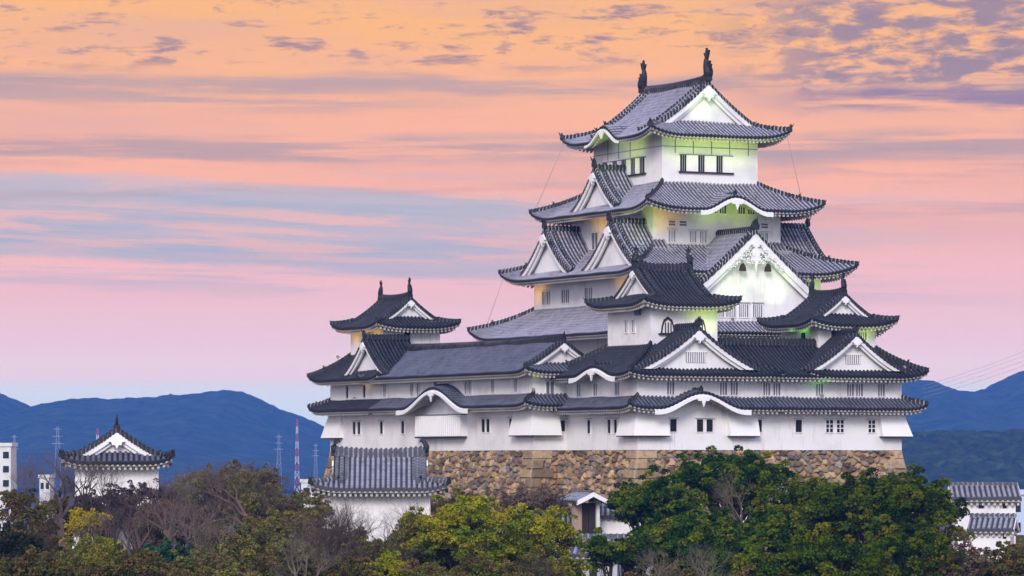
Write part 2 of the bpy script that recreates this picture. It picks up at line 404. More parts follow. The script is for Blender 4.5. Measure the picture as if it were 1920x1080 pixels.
def skirt(B, outer, inner, ze, zt, c=.35, up=.7, tile=None, ridge=None, kara=(), over=1.8, osc=.8, sides='RLXY', Lu=4.5, raft=.46, hips='0123', rw=.34):
    tile = tile or TK; ridge = ridge or RD
    mb = MB(); ev = MB(); pf = zprof(ze, zt, c); zfs = {}
    Dd = {'R': inner[2]-outer[2], 'Y': outer[3]-inner[3], 'L': inner[0]-outer[0], 'X': outer[1]-inner[1]}
    for sd_ in sides:
        P = side_pt(sd_, outer); s0, s1 = side_rng(sd_, outer); i0, i1 = side_rng(sd_, inner); D = Dd[sd_]
        a0, a1 = i0-s0, s1-i1
        ks = [k for k in kara if k[0] == sd_]
        def zf(s, d, D=D, s0=s0, s1=s1, a0=a0, a1=a1, ks=ks):
            x = min(d/D, 1.2); z = pf(x)
            e = min((s-s0-a0*x) if a0 > .15 else 99, (s1-s-a1*x) if a1 > .15 else 99)/Lu
            if e < 1: z += up*(1-max(e, 0))**2.4*(1-min(x, 1))**1.3
            for _, sc, w, A in ks:
                b = bell((s-sc)/w)
                if b > 0: z = max(z, ze+A*b+.10*d*b, z if x > .9 else -9)
            return z
        zfs[sd_] = zf
        dm = lambda s, D=D, s0=s0, s1=s1, a0=a0, a1=a1: max(0, min(D, D*(s-s0)/a0, D*(s1-s)/a1))
        tiles(mb, P, s0, s1, zf, dm, tile, capm=ridge)
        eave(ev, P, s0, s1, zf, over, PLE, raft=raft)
    r = B.part(mb, 'roof'); B.part(ev, 'eave', r)
    u0, u1, v0, v1 = outer; a, b, c_, d_ = inner
    for k, (oc, ic, sd_) in enumerate((((u0, v0), (a, c_), 'R'), ((u1, v0), (b, c_), 'R'), ((u0, v1), (a, d_), 'Y'), ((u1, v1), (b, d_), 'Y'))):
        if str(k) not in hips: continue
        h = MB(); pts = []; zf = zfs.get(sd_)
        if zf is None: continue
        D = Dd[sd_]
        for i in range(9):
            t = i/8; pts.append((oc[0]+(ic[0]-oc[0])*t, oc[1]+(ic[1]-oc[1])*t, pf(t)+up*(1-t)**1.3*1.0+.05))
        sweep(h, pts, rw, rw*1.15, ridge)
        dv = (oc[0]-ic[0], oc[1]-ic[1])
        oni(h, pts[0], dv, osc*.8)
        j = Vector(pts[3]); oni(h, tuple(j+Vector((0, 0, .2))), dv, osc*.75)
        B.part(h, 'hip_ridge', r)
    for (sd_, sc, w, A) in kara:          # white curved gable board, pendant and crest on each curved gable
        kh = MB(); P = side_pt(sd_, outer); zf = zfs[sd_]
        n = 28; lo = []; hi = []
        for o_ in (-.10, .12):
            pass
        poly_t = [(sc-w*1.12+2.24*w*i/n) for i in range(n+1)]
        for d0, d1 in ((-.12, .10),):
            rows = []
            for (dd, dz) in ((d0, .24), (d0, .50), (d1, .50)):
                rows.append([P(s, dd, zf(s, 0)-dz-(.12*abs((s-sc)/w) if dz > .3 else 0)) for s in poly_t])
            rows.insert(0, [P(s, d1, zf(s, 0)-.16) for s in poly_t])
            kh.grid(rows, PLW, None, False)
        zc = ze+A-.35
        if A > .6:
            kh.prism([(-.75, 0), (-.5, -.32), (-.2, -.3), (0, -.85), (.2, -.3), (.5, -.32), (.75, 0), (.3, .1), (-.3, .1)], lambda x, o, z, P=P: P(sc+x, -o, zc+z-.1), .06, .2, PLW)
        B.part(kh, 'curved_gable_board', r)
        fo = MB(); w2 = Vector(P(sc, 0, 0))-Vector(P(sc, 1, 0))
        n0 = P(sc, .35, ze+A+.18); oni(fo, n0, (w2.x, w2.y), .75)
        if A > .6:
            sweep(fo, [P(sc, .3, ze+A+.10), P(sc, min(1.0, 1.0)*2.0, ze+A+.22)], .3, .3, ridge)
        B.part(fo, 'crest_ridge', r)
    return r

def gable_front(B, parent, M, zp, w, zb, sc=1.0, wallm=None, ornate=False, bars=0, ridge=None, oback=.55, zlow=None):
    """white curved gable: wall, barge board, pendant; M(x, outward, z); zp(x) = tile height across"""
    n = 56; xs = [-w+2*w*i/n for i in range(n+1)]
    g = MB()
    wx = [x for x in xs if zp(x)-.2*sc > zb]
    if len(wx) < 3: return
    rows = [[M(x, -oback, zb-.35) for x in wx], [M(x, -oback, zp(x)-.15*sc) for x in wx]]
    g.grid(rows, wallm or PL, None, False)
    gw = B.part(g, 'gable_wall', parent)
    b = MB(); bw = .44*sc; zl = zb-.28 if zlow is None else zlow; edge = [x for x in xs if zp(x)-.14 > zl]; cl_ = lambda z: max(z, zl)
    t = [abs(x)/w for x in edge]
    rows = [[M(x, 0, zp(x)-.10) for x in edge], [M(x, .0, cl_(zp(x)-.14-bw)) for x in edge], [M(x, -.16, cl_(zp(x)-.14-bw)) for x in edge], [M(x, -.16, zp(x)-.10) for x in edge]]
    b.grid(rows, PL, None, False)
    # second, inner moulding
    rows = [[M(x, -.20, cl_(zp(x)-.12-bw)) for x in edge], [M(x, -.22, cl_(zp(x)-.2-bw*1.5)) for x in edge], [M(x, -.4, cl_(zp(x)-.2-bw*1.5)) for x in edge]]
    b.grid(rows, PLW, None, False)
    za = zp(0)-bw*1.35
    s = sc
    if ornate: s = .5*sc
    pend = [(-.10, .25), (-.55, -.05), (-.78, -.35), (-.5, -.42), (-.42, -.7), (-.18, -.68), (0, -1.05), (.18, -.68), (.42, -.7), (.5, -.42), (.78, -.35), (.55, -.05), (.10, .25)]
    b.prism([(x*s*.8, z*s*.8) for x, z in pend], lambda x, o, z: M(x, o, za+z), -.1, .20*s, PLW)
    B.part(b, 'barge_board', parent)
    if ornate:
        o = MB()
        def scroll(cx, cz, r, turns, ph, hand=1):
            pts = []
            for q in range(16):
                t_ = q/15; rr = r*(1-.75*t_); an = ph+hand*turns*2*pi*t_
                pts.append(M(cx+rr*cos(an), .10, zp(0)+cz+rr*sin(an)))
            o.tube(pts, [.085*(1-.5*q/15) for q in range(16)], PLW, 5)
        for sg in (-1, 1):
            for (cx, cz, r, ph) in ((.45, -2.15, .34, 2.2), (.95, -2.0, .30, 1.0), (1.35, -2.45, .34, 2.6), (.8, -2.75, .28, 4.0), (1.9, -2.75, .30, 1.4), (2.3, -3.15, .28, 2.4), (2.8, -3.5, .22, 1.2), (.35, -2.9, .26, 0.0)):
                scroll(sg*cx, cz, r, 1.3*sg, ph if sg > 0 else pi-ph)
        o.prism([(.5*cos(q*pi/6)*(1 if q % 2 else .8), -2.0+.55*sin(q*pi/6)*(1 if q % 2 else .8)) for q in range(12)], lambda x, oo, z: M(x, oo, zp(0)+z), .0, .14, PLW)
        o.prism([(-.55, -2.6), (-.2, -2.75), (0, -3.9), (.2, -2.75), (.55, -2.6), (.3, -2.3), (-.3, -2.3)], lambda x, oo, z: M(x, oo, zp(0)+z), .0, .12, PLW)
        for sg in (-1, 1):
            cx = sg*1.35
            o.prism([(cx-.3, -3.75), (cx+.3, -3.75), (cx+.22, -3.3), (cx, -3.0), (cx-.22, -3.3)], lambda x, oo, z: M(x, oo, zp(0)+z), -.25, .1, WD)
        B.part(o, 'carved_pendant', parent)
    if bars:
        k = MB(); h = .95*sc; hw = bars*.11
        k.box((-1, -1, -1), (-1, -1, -1), DK) if False else None
        zz = zb+.32
        p = lambda x0, x1, z0, z1, o0, o1, m: k.hexa([M(x0, o0, z0), M(x1, o0, z0), M(x1, o1, z0), M(x0, o1, z0), M(x0, o0, z1), M(x1, o0, z1), M(x1, o1, z1), M(x0, o1, z1)], m)
        p(-hw, hw, zz, zz+h, -oback+.004, -oback+.02, GL)
        for i in range(bars):
            x = -hw+2*hw*(i+.5)/bars
            p(x-.045, x+.045, zz, zz+h, -oback+.02, -oback+.10, PLW)
        p(-hw-.08, hw+.08, zz+h, zz+h+.1, -oback+.01, -oback+.12, PLW)
        B.part(k, 'window', parent)

def verge(mb, M, zp, w, o, ridge, wd=.30, xmin=0.0, zoff=.05):
    for sg in (-1, 1):
        pts = [M(sg*(xmin+(w-xmin)*i/10), o, zp(sg*(xmin+(w-xmin)*i/10))+zoff) for i in range(11)]
        sweep(mb, pts, wd, wd*1.0, ridge)

def verge_cap(mb, M, zp, w, o, m):
    xs = [-w+2*w*i/60 for i in range(61)]
    rows = []
    rows.append([M(x, o, zp(x)+(.24 if i % 2 else .17)) for i, x in enumerate(xs)]); rows.append([M(x, o+.05, zp(x)+(-.14 if i % 2 else -.22)) for i, x in enumerate(xs)]); rows.append([M(x, o-.3, zp(x)-.10) for x in xs])
    mb.grid(rows, m, [[(0, x*1.2) for x in xs]]*3, False)

def chidori(B, side, plane, cen, w, za, zf_, back, c=.30, tile=None, ridge=None, zb=None, sc=1.0, ornate=False, bars=0, oback=.65, osc=.9, moss=None, wallm=None, foot=True):
    """triangular dormer gable standing on a roof. plane = coordinate of the front verge, cen = centre along the face"""
    tile = tile or TK; ridge = ridge or RD
    sgn = {'R': (0, -1), 'Y': (0, 1), 'L': (-1, 0), 'X': (1, 0)}[side]
    def M(x, o, z):
        if side in 'RY': return (cen+x, plane+sgn[1]*o, z)
        return (plane+sgn[0]*o, cen+x, z)
    pf = zprof(zf_, za, c); zp = lambda x: pf(1-abs(x)/w)
    mb = MB()
    for sg in (-1, 1):
        P = lambda s, d, z, sg=sg: M(sg*(w-d), -s, z)
        tiles(mb, P, 0, back, lambda s, d: pf(d/w), lambda s: w, tile, nr=12, cap=False)
    r = B.part(mb, 'dormer_roof')
    v = MB(); verge_cap(v, M, zp, w, .0, ridge); verge(v, M, zp, w, -.28, ridge, .30*min(sc, 1.1)); verge(v, M, zp, w*.97, -1.0, ridge, .24)
    sweep(v, [M(0, -.1, za+.05), M(0, -back, za+.05)], .42, .50, ridge)
    for sg in (-1, 1):
        if foot: oni(v, M(sg*w*.93, -.5, zp(w*.93)+.1), [sgn[0]*.2+(sg if side in 'RY' else 0), sgn[1]*.2+(sg if side in 'LX' else 0)], .55*osc)
    oni(v, M(0, -.1, za+.35), sgn, osc*1.15)
    B.part(v, 'verge_ridge', r)
    gable_front(B, r, M, zp, w, zb if zb is not None else zf_+.3, sc, wallm, ornate, bars, ridge, oback)
    return r

def irimoya(B, rect, axis, ze, zr, a, Dsk=None, c=.42, up=.6, tile=None, ridge=None, over=1.45, kara=(), fish=1.0, sc=.8, setb=.5, Lu=3.6, bars=0, raft=.42, rh=.62, rw=.34, vridge=False):
    """hip-and-gable roof; axis = ridge direction, a = hip inset at the gable ends"""
    tile = tile or TD; ridge = ridge or RK
    u0, u1, v0, v1 = rect
    if axis == 'v': ends = ('R', 'Y'); sd = ('L', 'X'); half = (u1-u0)/2; L = v1-v0; lo, hi = v0, v1
    else: ends = ('L', 'X'); sd = ('R', 'Y'); half = (v1-v0)/2; L = u1-u0; lo, hi = u0, u1
    Dsk = Dsk or a*.95
    pf = zprof(ze, zr, c); mb = MB(); ev = MB()
    for k in sd:
        P = side_pt(k, rect); s0, s1 = side_rng(k, rect); ks = [q for q in kara if q[0] == k]
        def zf(s, d, s0=s0, s1=s1, ks=ks):
            z = pf(d/half); x = min(d/Dsk, 1)
            e = min(s-s0-a*x, s1-s-a*x)/Lu
            if e < 1: z += up*(1-max(e, 0))**2.4*(1-x)**1.3
            for _, c0, w, A in ks:
                b = bell((s-c0)/w)
                if b > 0: z = max(z, ze+A*b+.10*d*b)
            return z
        tiles(mb, P, s0, s0+a, zf, lambda s: max(0, Dsk*(s-s0)/a), tile, capm=ridge, nr=5)
        tiles(mb, P, s0+a, s1-a, zf, lambda s: half, tile, capm=ridge, nr=14)
        tiles(mb, P, s1-a, s1, zf, lambda s: max(0, Dsk*(s1-s)/a), tile, capm=ridge, nr=5)
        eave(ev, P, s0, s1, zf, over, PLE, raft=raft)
        zsv = zf
        for (_, c0, w, A) in ks:
            kh = MB(); n = 24; ss = [c0-w*1.1+2.2*w*i/n for i in range(n+1)]
            kh.grid([[P(s, dd, zf(s, 0)-dz) for s in ss] for dd, dz in ((.1, .24), (-.12, .24), (-.12, .48), (.12, .48))], PLW, None, False)
            kh.prism([(-.75, 0), (-.4, -.3), (0, -.8), (.4, -.3), (.75, 0)], lambda x, o, z, P=P: P(c0+x, -o, ze+A-.4+z), .06, .2, PLW)
            n0 = P(c0, .3, ze+A+.15); w2 = Vector(P(c0, 0, 0))-Vector(P(c0, 1, 0)); oni(kh, n0, (w2.x, w2.y), .7)
            B.part(kh, 'curved_gable_board')
    De = a+setb
    for k in ends:
        P = side_pt(k, rect); s0, s1 = side_rng(k, rect)
        def zf(s, d, s0=s0, s1=s1):
            z = pf(d*Dsk/a/half); x = min(d/a, 1)
            e = min(s-s0-Dsk*x, s1-s-Dsk*x)/Lu
            if e < 1: z += up*(1-max(e, 0))**2.4*(1-x)**1.3
            return z
        tiles(mb, P, s0, s1, zf, lambda s: max(0, min(De, (s-s0)*a/Dsk, (s1-s)*a/Dsk)), tile, capm=ridge, nr=5)
        eave(ev, P, s0, s1, zf, over, PLE, raft=raft)
    r = B.part(mb, 'roof'); B.part(ev, 'eave', r)
    mid = (u0+u1)/2 if axis == 'v' else (v0+v1)/2
    zp = lambda x: pf(1-abs(x)/half)
    w = half-Dsk+.15
    for k, e in enumerate(ends):
        sg = -1 if k == 0 else 1; pl = (lo+a) if k == 0 else (hi-a)
        M = (lambda x, o, z, sg=sg, pl=pl: (mid+x, pl+sg*o, z)) if axis == 'v' else (lambda x, o, z, sg=sg, pl=pl: (pl+sg*o, mid+x, z))
        dv = (0, sg) if axis == 'v' else (sg, 0)
        v = MB(); verge_cap(v, M, zp, w, .0, ridge); verge(v, M, zp, w, -.22, ridge, .28); verge(v, M, zp, w*.96, -.95, ridge, .22)
        for s2 in (-1, 1):
            zc = pf(Dsk/half)
            oni(v, M(s2*w*.97, -.4, zp(w*.97)+.1), (dv[0]*.3+(s2 if axis == 'v' else 0), dv[1]*.3+(s2 if axis == 'u' else 0)), .5*sc+.15)
            pts = [M(s2*(half-Dsk*(1-t)), a*t-.0, pf((Dsk*(1-t))/half)+up*t**1.3+.05) for t in [i/6 for i in range(7)]]
            sweep(v, pts, rw, rw*1.1, ridge)
            oni(v, pts[-1], (dv[0]+(s2 if axis == 'v' else 0), dv[1]+(s2 if axis == 'u' else 0)), .75*sc+.1)
            oni(v, pts[3], (dv[0]+(s2 if axis == 'v' else 0), dv[1]+(s2 if axis == 'u' else 0)), .5*sc+.1)
        B.part(v, 'verge_ridge', r)
        gable_front(B, r, M, zp, w, pf(De*Dsk/a/half)+.12, sc, ridge=ridge, oback=setb, bars=bars, zlow=pf(Dsk/half)+.04)
        if not fish: 
            o2 = MB(); oni(o2, M(0, .0, zr+.25), dv, sc*.5); o2.tube([M(0, .0, zr+.4), M(0, .0, zr+.7*sc+.2), M(0, .0, zr+.85*sc+.3)], [.13*sc, .10*sc, .02], OR, 6); B.part(o2, 'end_ornament', r)
    if vridge:      # decorative descending ridges on the long slopes
        for k in sd:
            P = side_pt(k, rect)
            for s in (lo+a+1.9, hi-a-1.9):
                dr = MB(); sweep(dr, [P(s, half*(1-t), pf(1-t)+.10) for t in [i/10*.86 for i in range(11)]], .26, .26, ridge)
                oni(dr, P(s, half*.14, pf(.14)+.1), tuple((Vector(P(0, 0, 0))-Vector(P(0, 1, 0)))[:2]), .6)
                B.part(dr, 'descending_ridge', r)
    rm = MB()
    A0 = (mid, lo+a, zr) if axis == 'v' else (lo+a, mid, zr); A1 = (mid, hi-a, zr) if axis == 'v' else (hi-a, mid, zr)
    n = 10
    pts = [tuple(Vector(A0).lerp(Vector(A1), i/n)+Vector((0, 0, .22*(2*i/n-1)**2-.1))) for i in range(n+1)]
    sweep(rm, pts, .5, rh, ridge)
    B.part(rm, 'main_ridge', r)
    if fish:
        dd = (0, 1) if axis == 'v' else (1, 0)
        shachi(B, (A0[0]+dd[0]*.35, A0[1]+dd[1]*.35, zr+rh*.85), (-dd[0], -dd[1]), fish, r)
        shachi(B, (A1[0]-dd[0]*.35, A1[1]-dd[1]*.35, zr+rh*.85), dd, fish, r)
    return r

def face_fn(side, plane):
    if side == 'R': return lambda s, o, z: (s, plane-o, z)
    if side == 'Y': return lambda s, o, z: (s, plane+o, z)
    if side == 'L': return lambda s, o, z: (plane-o, s, z)
    return lambda s, o, z: (plane+o, s, z)
def window(B, side, plane, s, z0, z1, w=.7, bars=3, dark=False, grid=0, label=None, hood=True):
    M = face_fn(side, plane); mb = MB()
    def p(a, b, c, d, o0, o1, m, k): k.hexa([M(a, o0, c), M(b, o0, c), M(b, o1, c), M(a, o1, c), M(a, o0, d), M(b, o0, d), M(b, o1, d), M(a, o1, d)], m)
    h = w/2; pm = DK if dark else GL
    p(s-h, s+h, z0, z1, -.02, .006, pm, mb)
    t = .07
    p(s-h-t, s-h, z0-t, z1+t, -.02, .09, PLW, mb); p(s+h, s+h+t, z0-t, z1+t, -.02, .09, PLW, mb)
    p(s-h, s+h, z0-t, z0, -.02, .085, PLW, mb); p(s-h, s+h, z1, z1+t, -.02, .085, PLW, mb)
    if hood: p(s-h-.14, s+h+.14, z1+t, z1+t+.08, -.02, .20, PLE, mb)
    o = B.part(mb, 'window')
    if label: o['label'] = label
    if bars or grid:
        lb = MB()
        for i in range(bars):
            x = s-h+w*(i+1)/(bars+1); p(x-.045, x+.045, z0, z1, .0, .06, PL, lb)
        for i in range(grid):
            zz = z0+(z1-z0)*(i+1)/(grid+1); p(s-h, s+h, zz-.035, zz+.035, .0, .055, PL, lb)
        B.part(lb, 'lattice', o)
    return o
def walls(B, rect, z0, z1, m=None, name='wall'):
    mb = MB(); mb.box((rect[0], rect[2], z0), (rect[1], rect[3], z1), m or PL); return B.part(mb, name)
def dropbox(B, side, plane, s0, s1, z0, z1, out=.75, c0=None, c1=None):
    """flared box; c0 / c1 = position of a wall corner that this end wraps"""
    M = face_fn(side, plane); mb = MB(); t0 = s0 if c0 is None else c0-.08; t1 = s1 if c1 is None else c1+.08
    mb.hexa([M(s0, -.05, z0), M(s1, -.05, z0), M(s1, out, z0), M(s0, out, z0), M(t0, -.05, z1), M(t1, -.05, z1), M(t1, .08, z1), M(t0, .08, z1)], PLW)
    mb.hexa([M(s0+.05, -.04, z0-.09), M(s1-.05, -.04, z0-.09), M(s1-.05, out-.05, z0-.09), M(s0+.05, out-.05, z0-.09), M(s0+.05, -.04, z0-.003), M(s1-.05, -.04, z0-.003), M(s1-.05, out-.05, z0-.003), M(s0+.05, out-.05, z0-.003)], WD)
    B.part(mb, 'stone_drop_box')

# ------------------------------------------------------------------ the castle frame: u along the right-hand faces, v along the left-hand faces
TH = radians(26); CF = (10.95, 340.0, TH)
def cw(u, v, z=0): return (CF[0]+u*cos(TH)-v*sin(TH), CF[1]+u*sin(TH)+v*cos(TH), z)
def solve(px, side, plane):    # photo column -> position along a face
    k = (px-960)/F; c, s = cos(TH), sin(TH)
    if side in 'RY': return (k*(CF[1]+plane*c)-CF[0]+plane*s)/(c-k*s)
    return (CF[0]+plane*c-k*(CF[1]+plane*s))/(s+k*c)

# ---- main keep
UC, VC = 21.0, 32.0
def rc(a, b): return (UC-a, UC+a, VC-b, VC+b)
K = Bld('castle_keep', 'tall white five-tiered main keep with grey tiled roofs and fish finials', 'castle keep', (UC, VC, 1.0), CF)
walls(K, rc(10.6, 13.6), 1.0, 12.6)
walls(K, rc(9.1, 12.4), 12.6, 18.4)
walls(K, rc(6.9, 8.55), 18.4, 24.9)
walls(K, rc(5.2, 7.1), 24.9, 31.8)
skirt(K, rc(14.0, 17.3), rc(9.1, 12.4), 11.95, 14.9, .25, 1.0, kara=(), over=3.3, Lu=6)
skirt(K, rc(11.7, 14.9), rc(6.9, 8.55), 17.7, 20.5, .30, .9, over=2.5, Lu=5)
skirt(K, rc(9.6, 12.3), rc(5.2, 7.1), 23.75, 26.5, .30, .75, kara=(('R', UC, 3.5, 1.25),), over=2.6, Lu=4.5)
irimoya(K, rc(7.6, 9.3), 'v', 30.9, 36.2, 2.5, Dsk=2.35, tile=TK, ridge=RD, over=2.3, kara=(('L', VC+.6, 3.3, 1.35), ('X', VC-.6, 3.3, 1.35)), fish=.98, sc=1.25, up=.75, Lu=4, rh=.75, rw=.36, c=.36, vridge=True)
# great gable bay towards the camera and away from it
for sd_, pl in (('R', VC-15.9), ('Y', VC+15.9)):
    zz = -1 if sd_ == 'R' else 1
    b = MB(); y0, y1 = sorted((VC+zz*12.35, VC+zz*15.2)); b.box((UC-8.2, y0, 12.9), (UC+8.2, y1, 15.0), PL)
    b.box((UC-6.0, y0+.03, 15.0), (UC+6.0, y1-.004, 16.6), PL)
    K.part(b, 'gable_bay')
    chidori(K, sd_, pl, UC, 9.6, 21.5, 13.6, 8.6, c=.14, zb=15.0, sc=1.7, ornate=True, oback=.69, osc=1.25)
for sd_, pl in (('L', UC-10.9), ('X', UC+10.9)):
    for dv in (-7.0, 6.7):
        chidori(K, sd_, pl, VC+dv, 5.6, 22.5, 18.1, 5.2, c=.42, zb=18.45, sc=1.1, bars=0, osc=1.1)
for sd_, pl in (('L', UC-8.8), ('X', UC+8.8)):
    chidori(K, sd_, pl, VC+.2, 4.9, 28.1, 24.1, 5.0, c=.42, zb=24.4, sc=1.05, osc=1.1)
# windows of the keep
Rp = VC-7.1
def bandwin(side, plane, s0, s1, z0, z1, opens, wd):
    M = face_fn(side, plane); mb = MB()
    def p(a, b, c, d, o0, o1, m, k=mb): k.hexa([M(a, o0, c), M(b, o0, c), M(b, o1, c), M(a, o1, c), M(a, o0, d), M(b, o0, d), M(b, o1, d), M(a, o1, d)], m)
    p(s0-.1, s1+.1, z0-.16, z0, -.01, .2, WD); p(s0-.05, s1+.05, z1, z1+.07, -.01, .1, GL)
    o = K.part(mb, 'window')
    for c in opens:
        k2 = MB(); p(c-wd/2, c+wd/2, z0, z1, -.01, .012, DK, k2)
        for i in range(2): xx = c-wd/2+wd*(i+1)/3; p(xx-.03, xx+.03, z0, z1, .0, .06, MT, k2)
        K.part(k2, 'opening', o)
    st = sorted(opens)
    for i in range(len(st)):
        a = st[i]+wd/2+.06; b = (st[i+1]-wd/2-.06) if i+1 < len(st) else s1
        if b-a > .3:
            k3 = MB(); p(a, b, z0, z1, -.01, .08, PLW, k3); K.part(k3, 'shutter', o)
sr = lambda px: solve(px, 'R', Rp)
bandwin('R', Rp, sr(1274), sr(1373), 27.6, 29.15, [sr(1281), sr(1315), sr(1349)], .66)
Lp = UC-5.2; sl = lambda px: solve(px, 'L', Lp)
bandwin('L', Lp, sl(1211), sl(1130), 27.6, 29.1, [sl(x) for x in (1135, 1153, 1170, 1187, 1204)], .95)
nl = MB()
for s in [sr(x) for x in (1266, 1300, 1334, 1368, 1403)]: nl.box((s-.04, Rp-.03, 29.3), (s+.04, Rp+.1, 31.2), GL)
nl.box((UC-5.2, Rp-.035, 29.9), (UC+5.2, Rp+.1, 29.95), GL)
for s in [sl(x) for x in (1140, 1160, 1182)]: nl.box((Lp-.03, s-.05, 29.3), (Lp+.1, s+.05, 31.2), GL)
nl.box((Lp-.035, VC-7.1, 29.9), (Lp+.1, VC+7.1, 29.95), GL)
K.part(nl, 'timber_frame_line')
for px in (1259.5, 1299, 1318, 1433): window(K, 'R', VC-8.55, solve(px, 'R', VC-8.55), 20.75, 21.85, .72, 3)
for px in (1259.5, 1280, 1415, 1433): window(K, 'R', VC-8.55, solve(px, 'R', VC-8.55), 22.3, 22.75, .75, 0, grid=1, hood=False)
for px in (1337, 1355, 1390, 1408): window(K, 'R', VC-8.55, solve(px, 'R', VC-8.55), 23.6, 24.5, .7, 2, dark=True, hood=False)
for px in (1113, 1119): window(K, 'L', UC-6.9, solve(px, 'L', UC-6.9), 20.6, 22.2, .6, 0, hood=False)
for px in (1021, 1029, 1057, 1065, 1101, 1108): window(K, 'L', UC-9.1, solve(px, 'L', UC-9.1), 15.4, 16.7, .8, 1, hood=False)
for px in (1348, 1370, 1394, 1420): window(K, 'R', VC-15.2, solve(px, 'R', VC-15.2), 13.45, 14.75, 1.0, 4, dark=False)
for px in (1500, 1515): window(K, 'R', VC-12.4, solve(px, 'R', VC-12.4), 15.6, 16.7, .7, 3)

# ---- north-west small keep (the near corner)
N = Bld('small_keep', 'small black-roofed white tower with two bell-shaped windows, in front of the main keep', 'small keep', (6.5, 7, 1.0), CF, 'small towers on the corners of the castle wall')
ZE1, ZT1, ZE2 = 4.7, 5.65, 7.6
U1 = 27.0
walls(N, (0, 12.4, 0, 13.75), 1.0, 8.0)
walls(N, (3.0, 9.75, 3.2, 11.4), 8.0, 14.4)
skirt(N, (-1.7, 14.0, -1.7, 15.3), (3.0, 9.75, 3.2, 11.4), ZE2, 10.3, .3, .35, TD, RK, kara=(('L', solve(1113, 'L', -1.6), 4.0, .8),), over=1.65, Lu=3, hips='02')
irimoya(N, (1.5, 11.3, 1.7, 12.9), 'u', 13.85, 17.3, 1.9, Dsk=1.7, fish=.55, sc=.75, up=.5)
chidori(N, 'R', -1.2, 5.5, 6.3, 11.7, 8.0, 6.0, c=.40, tile=TD, ridge=RK, zb=8.35, sc=.95, bars=9, osc=.9, foot=False)
# lower pent roof along the near corner block
skirt(N, (-1.7, 13.9, -1.7, 13.8), (0, 13.89, 0, 13.79), ZE1, ZT1, .2, .35, TM, RD, kara=(('R', solve(1318, 'R', -1.7), 4.3, 1.35),), over=1.65, Lu=2.5, sides='RL', hips='0', osc=.6)
def bellwin(px):
    s = solve(px, 'R', 3.2); z0 = 11.35; M = face_fn('R', 3.2); mb = MB()
    def shape(k): 
        pts = [(-.72, 0), (-.6, .7), (-.5, 1.0), (-.42, 1.2), (-.2, 1.33), (0, 1.5), (.2, 1.33), (.42, 1.2), (.5, 1.0), (.6, .7), (.72, 0)]
        return [(x*k, z*k) for x, z in pts]
    f = lambda x, o, z: M(s+x, o, z0+z)
    mb.prism(shape(1), f, -.01, .06, WD); mb.prism([(x, z+.03) for x, z in shape(.78)], f, -.01, .075, PL)
    mb.prism([(-.95, -.14), (.95, -.14), (.95, 0), (-.95, 0)], f, -.01, .25, WD)
    o = N.part(mb, 'bell_window'); k = MB()
    for x in (-.28, 0, .28): k.prism([(x-.05, .02), (x+.05, .02), (x+.05, .95), (x-.05, .95)], f, .0, .12, WD)
    N.part(k, 'lattice', o)
bellwin(1252); bellwin(1311)
for px in (1175, 1188): window(N, 'L', 3.0, solve(px, 'L', 3.0), 11.5, 12.6, .6, 1, hood=False)
b = MB(); s = solve(1198, 'L', 3.0); b.box((2.72, s-.4, 13.0), (3.0, s+.4, 13.6), GL); N.part(b, 'vent_box')
# ---- west corridor, between the near small keep and the right one
Wc = Bld('castle_corridor', 'short white corridor joining the bell-windowed tower to the right-hand tower', 'castle corridor', (16, 3.5, 1.0), CF, 'roofed corridors between the towers')
walls(Wc, (12.405, 18.0, 0.0, 7.0), 1.0, 8.0)
def plain_roof(B, u0, u1, v0, v1, ze, zr, axis, tile, ridge, c=.3, over=1.6, rise=0.0):
    mb = MB(); ev = MB()
    if axis == 'u': half = (v1-v0)/2; sds = ('R', 'Y'); s0, s1 = u0, u1
    else: half = (u1-u0)/2; sds = ('L', 'X'); s0, s1 = v0, v1
    pf = zprof(ze, zr, c)
    for k in sds:
        P = side_pt(k, (u0, u1, v0, v1)); zf = lambda s, d: pf(d/half)
        tiles(mb, P, s0, s1, zf, lambda s: half, tile, capm=ridge, nr=12); eave(ev, P, s0, s1, zf, over, PLE, (False, False))
    r = B.part(mb, 'roof'); B.part(ev, 'eave', r)
    rg = MB(); mid = (v0+v1)/2 if axis == 'u' else (u0+u1)/2
    q = [(s0, mid, zr), (s1, mid, zr)] if axis == 'u' else [(mid, s0, zr), (mid, s1, zr)]
    sweep(rg, q, .6, .65, ridge); B.part(rg, 'main_ridge', r)
    # gable end walls
    return r
plain_roof(Wc, 10.0, 21.0, -1.65, 8.6, ZE2, 10.5, 'u', TD, RK)
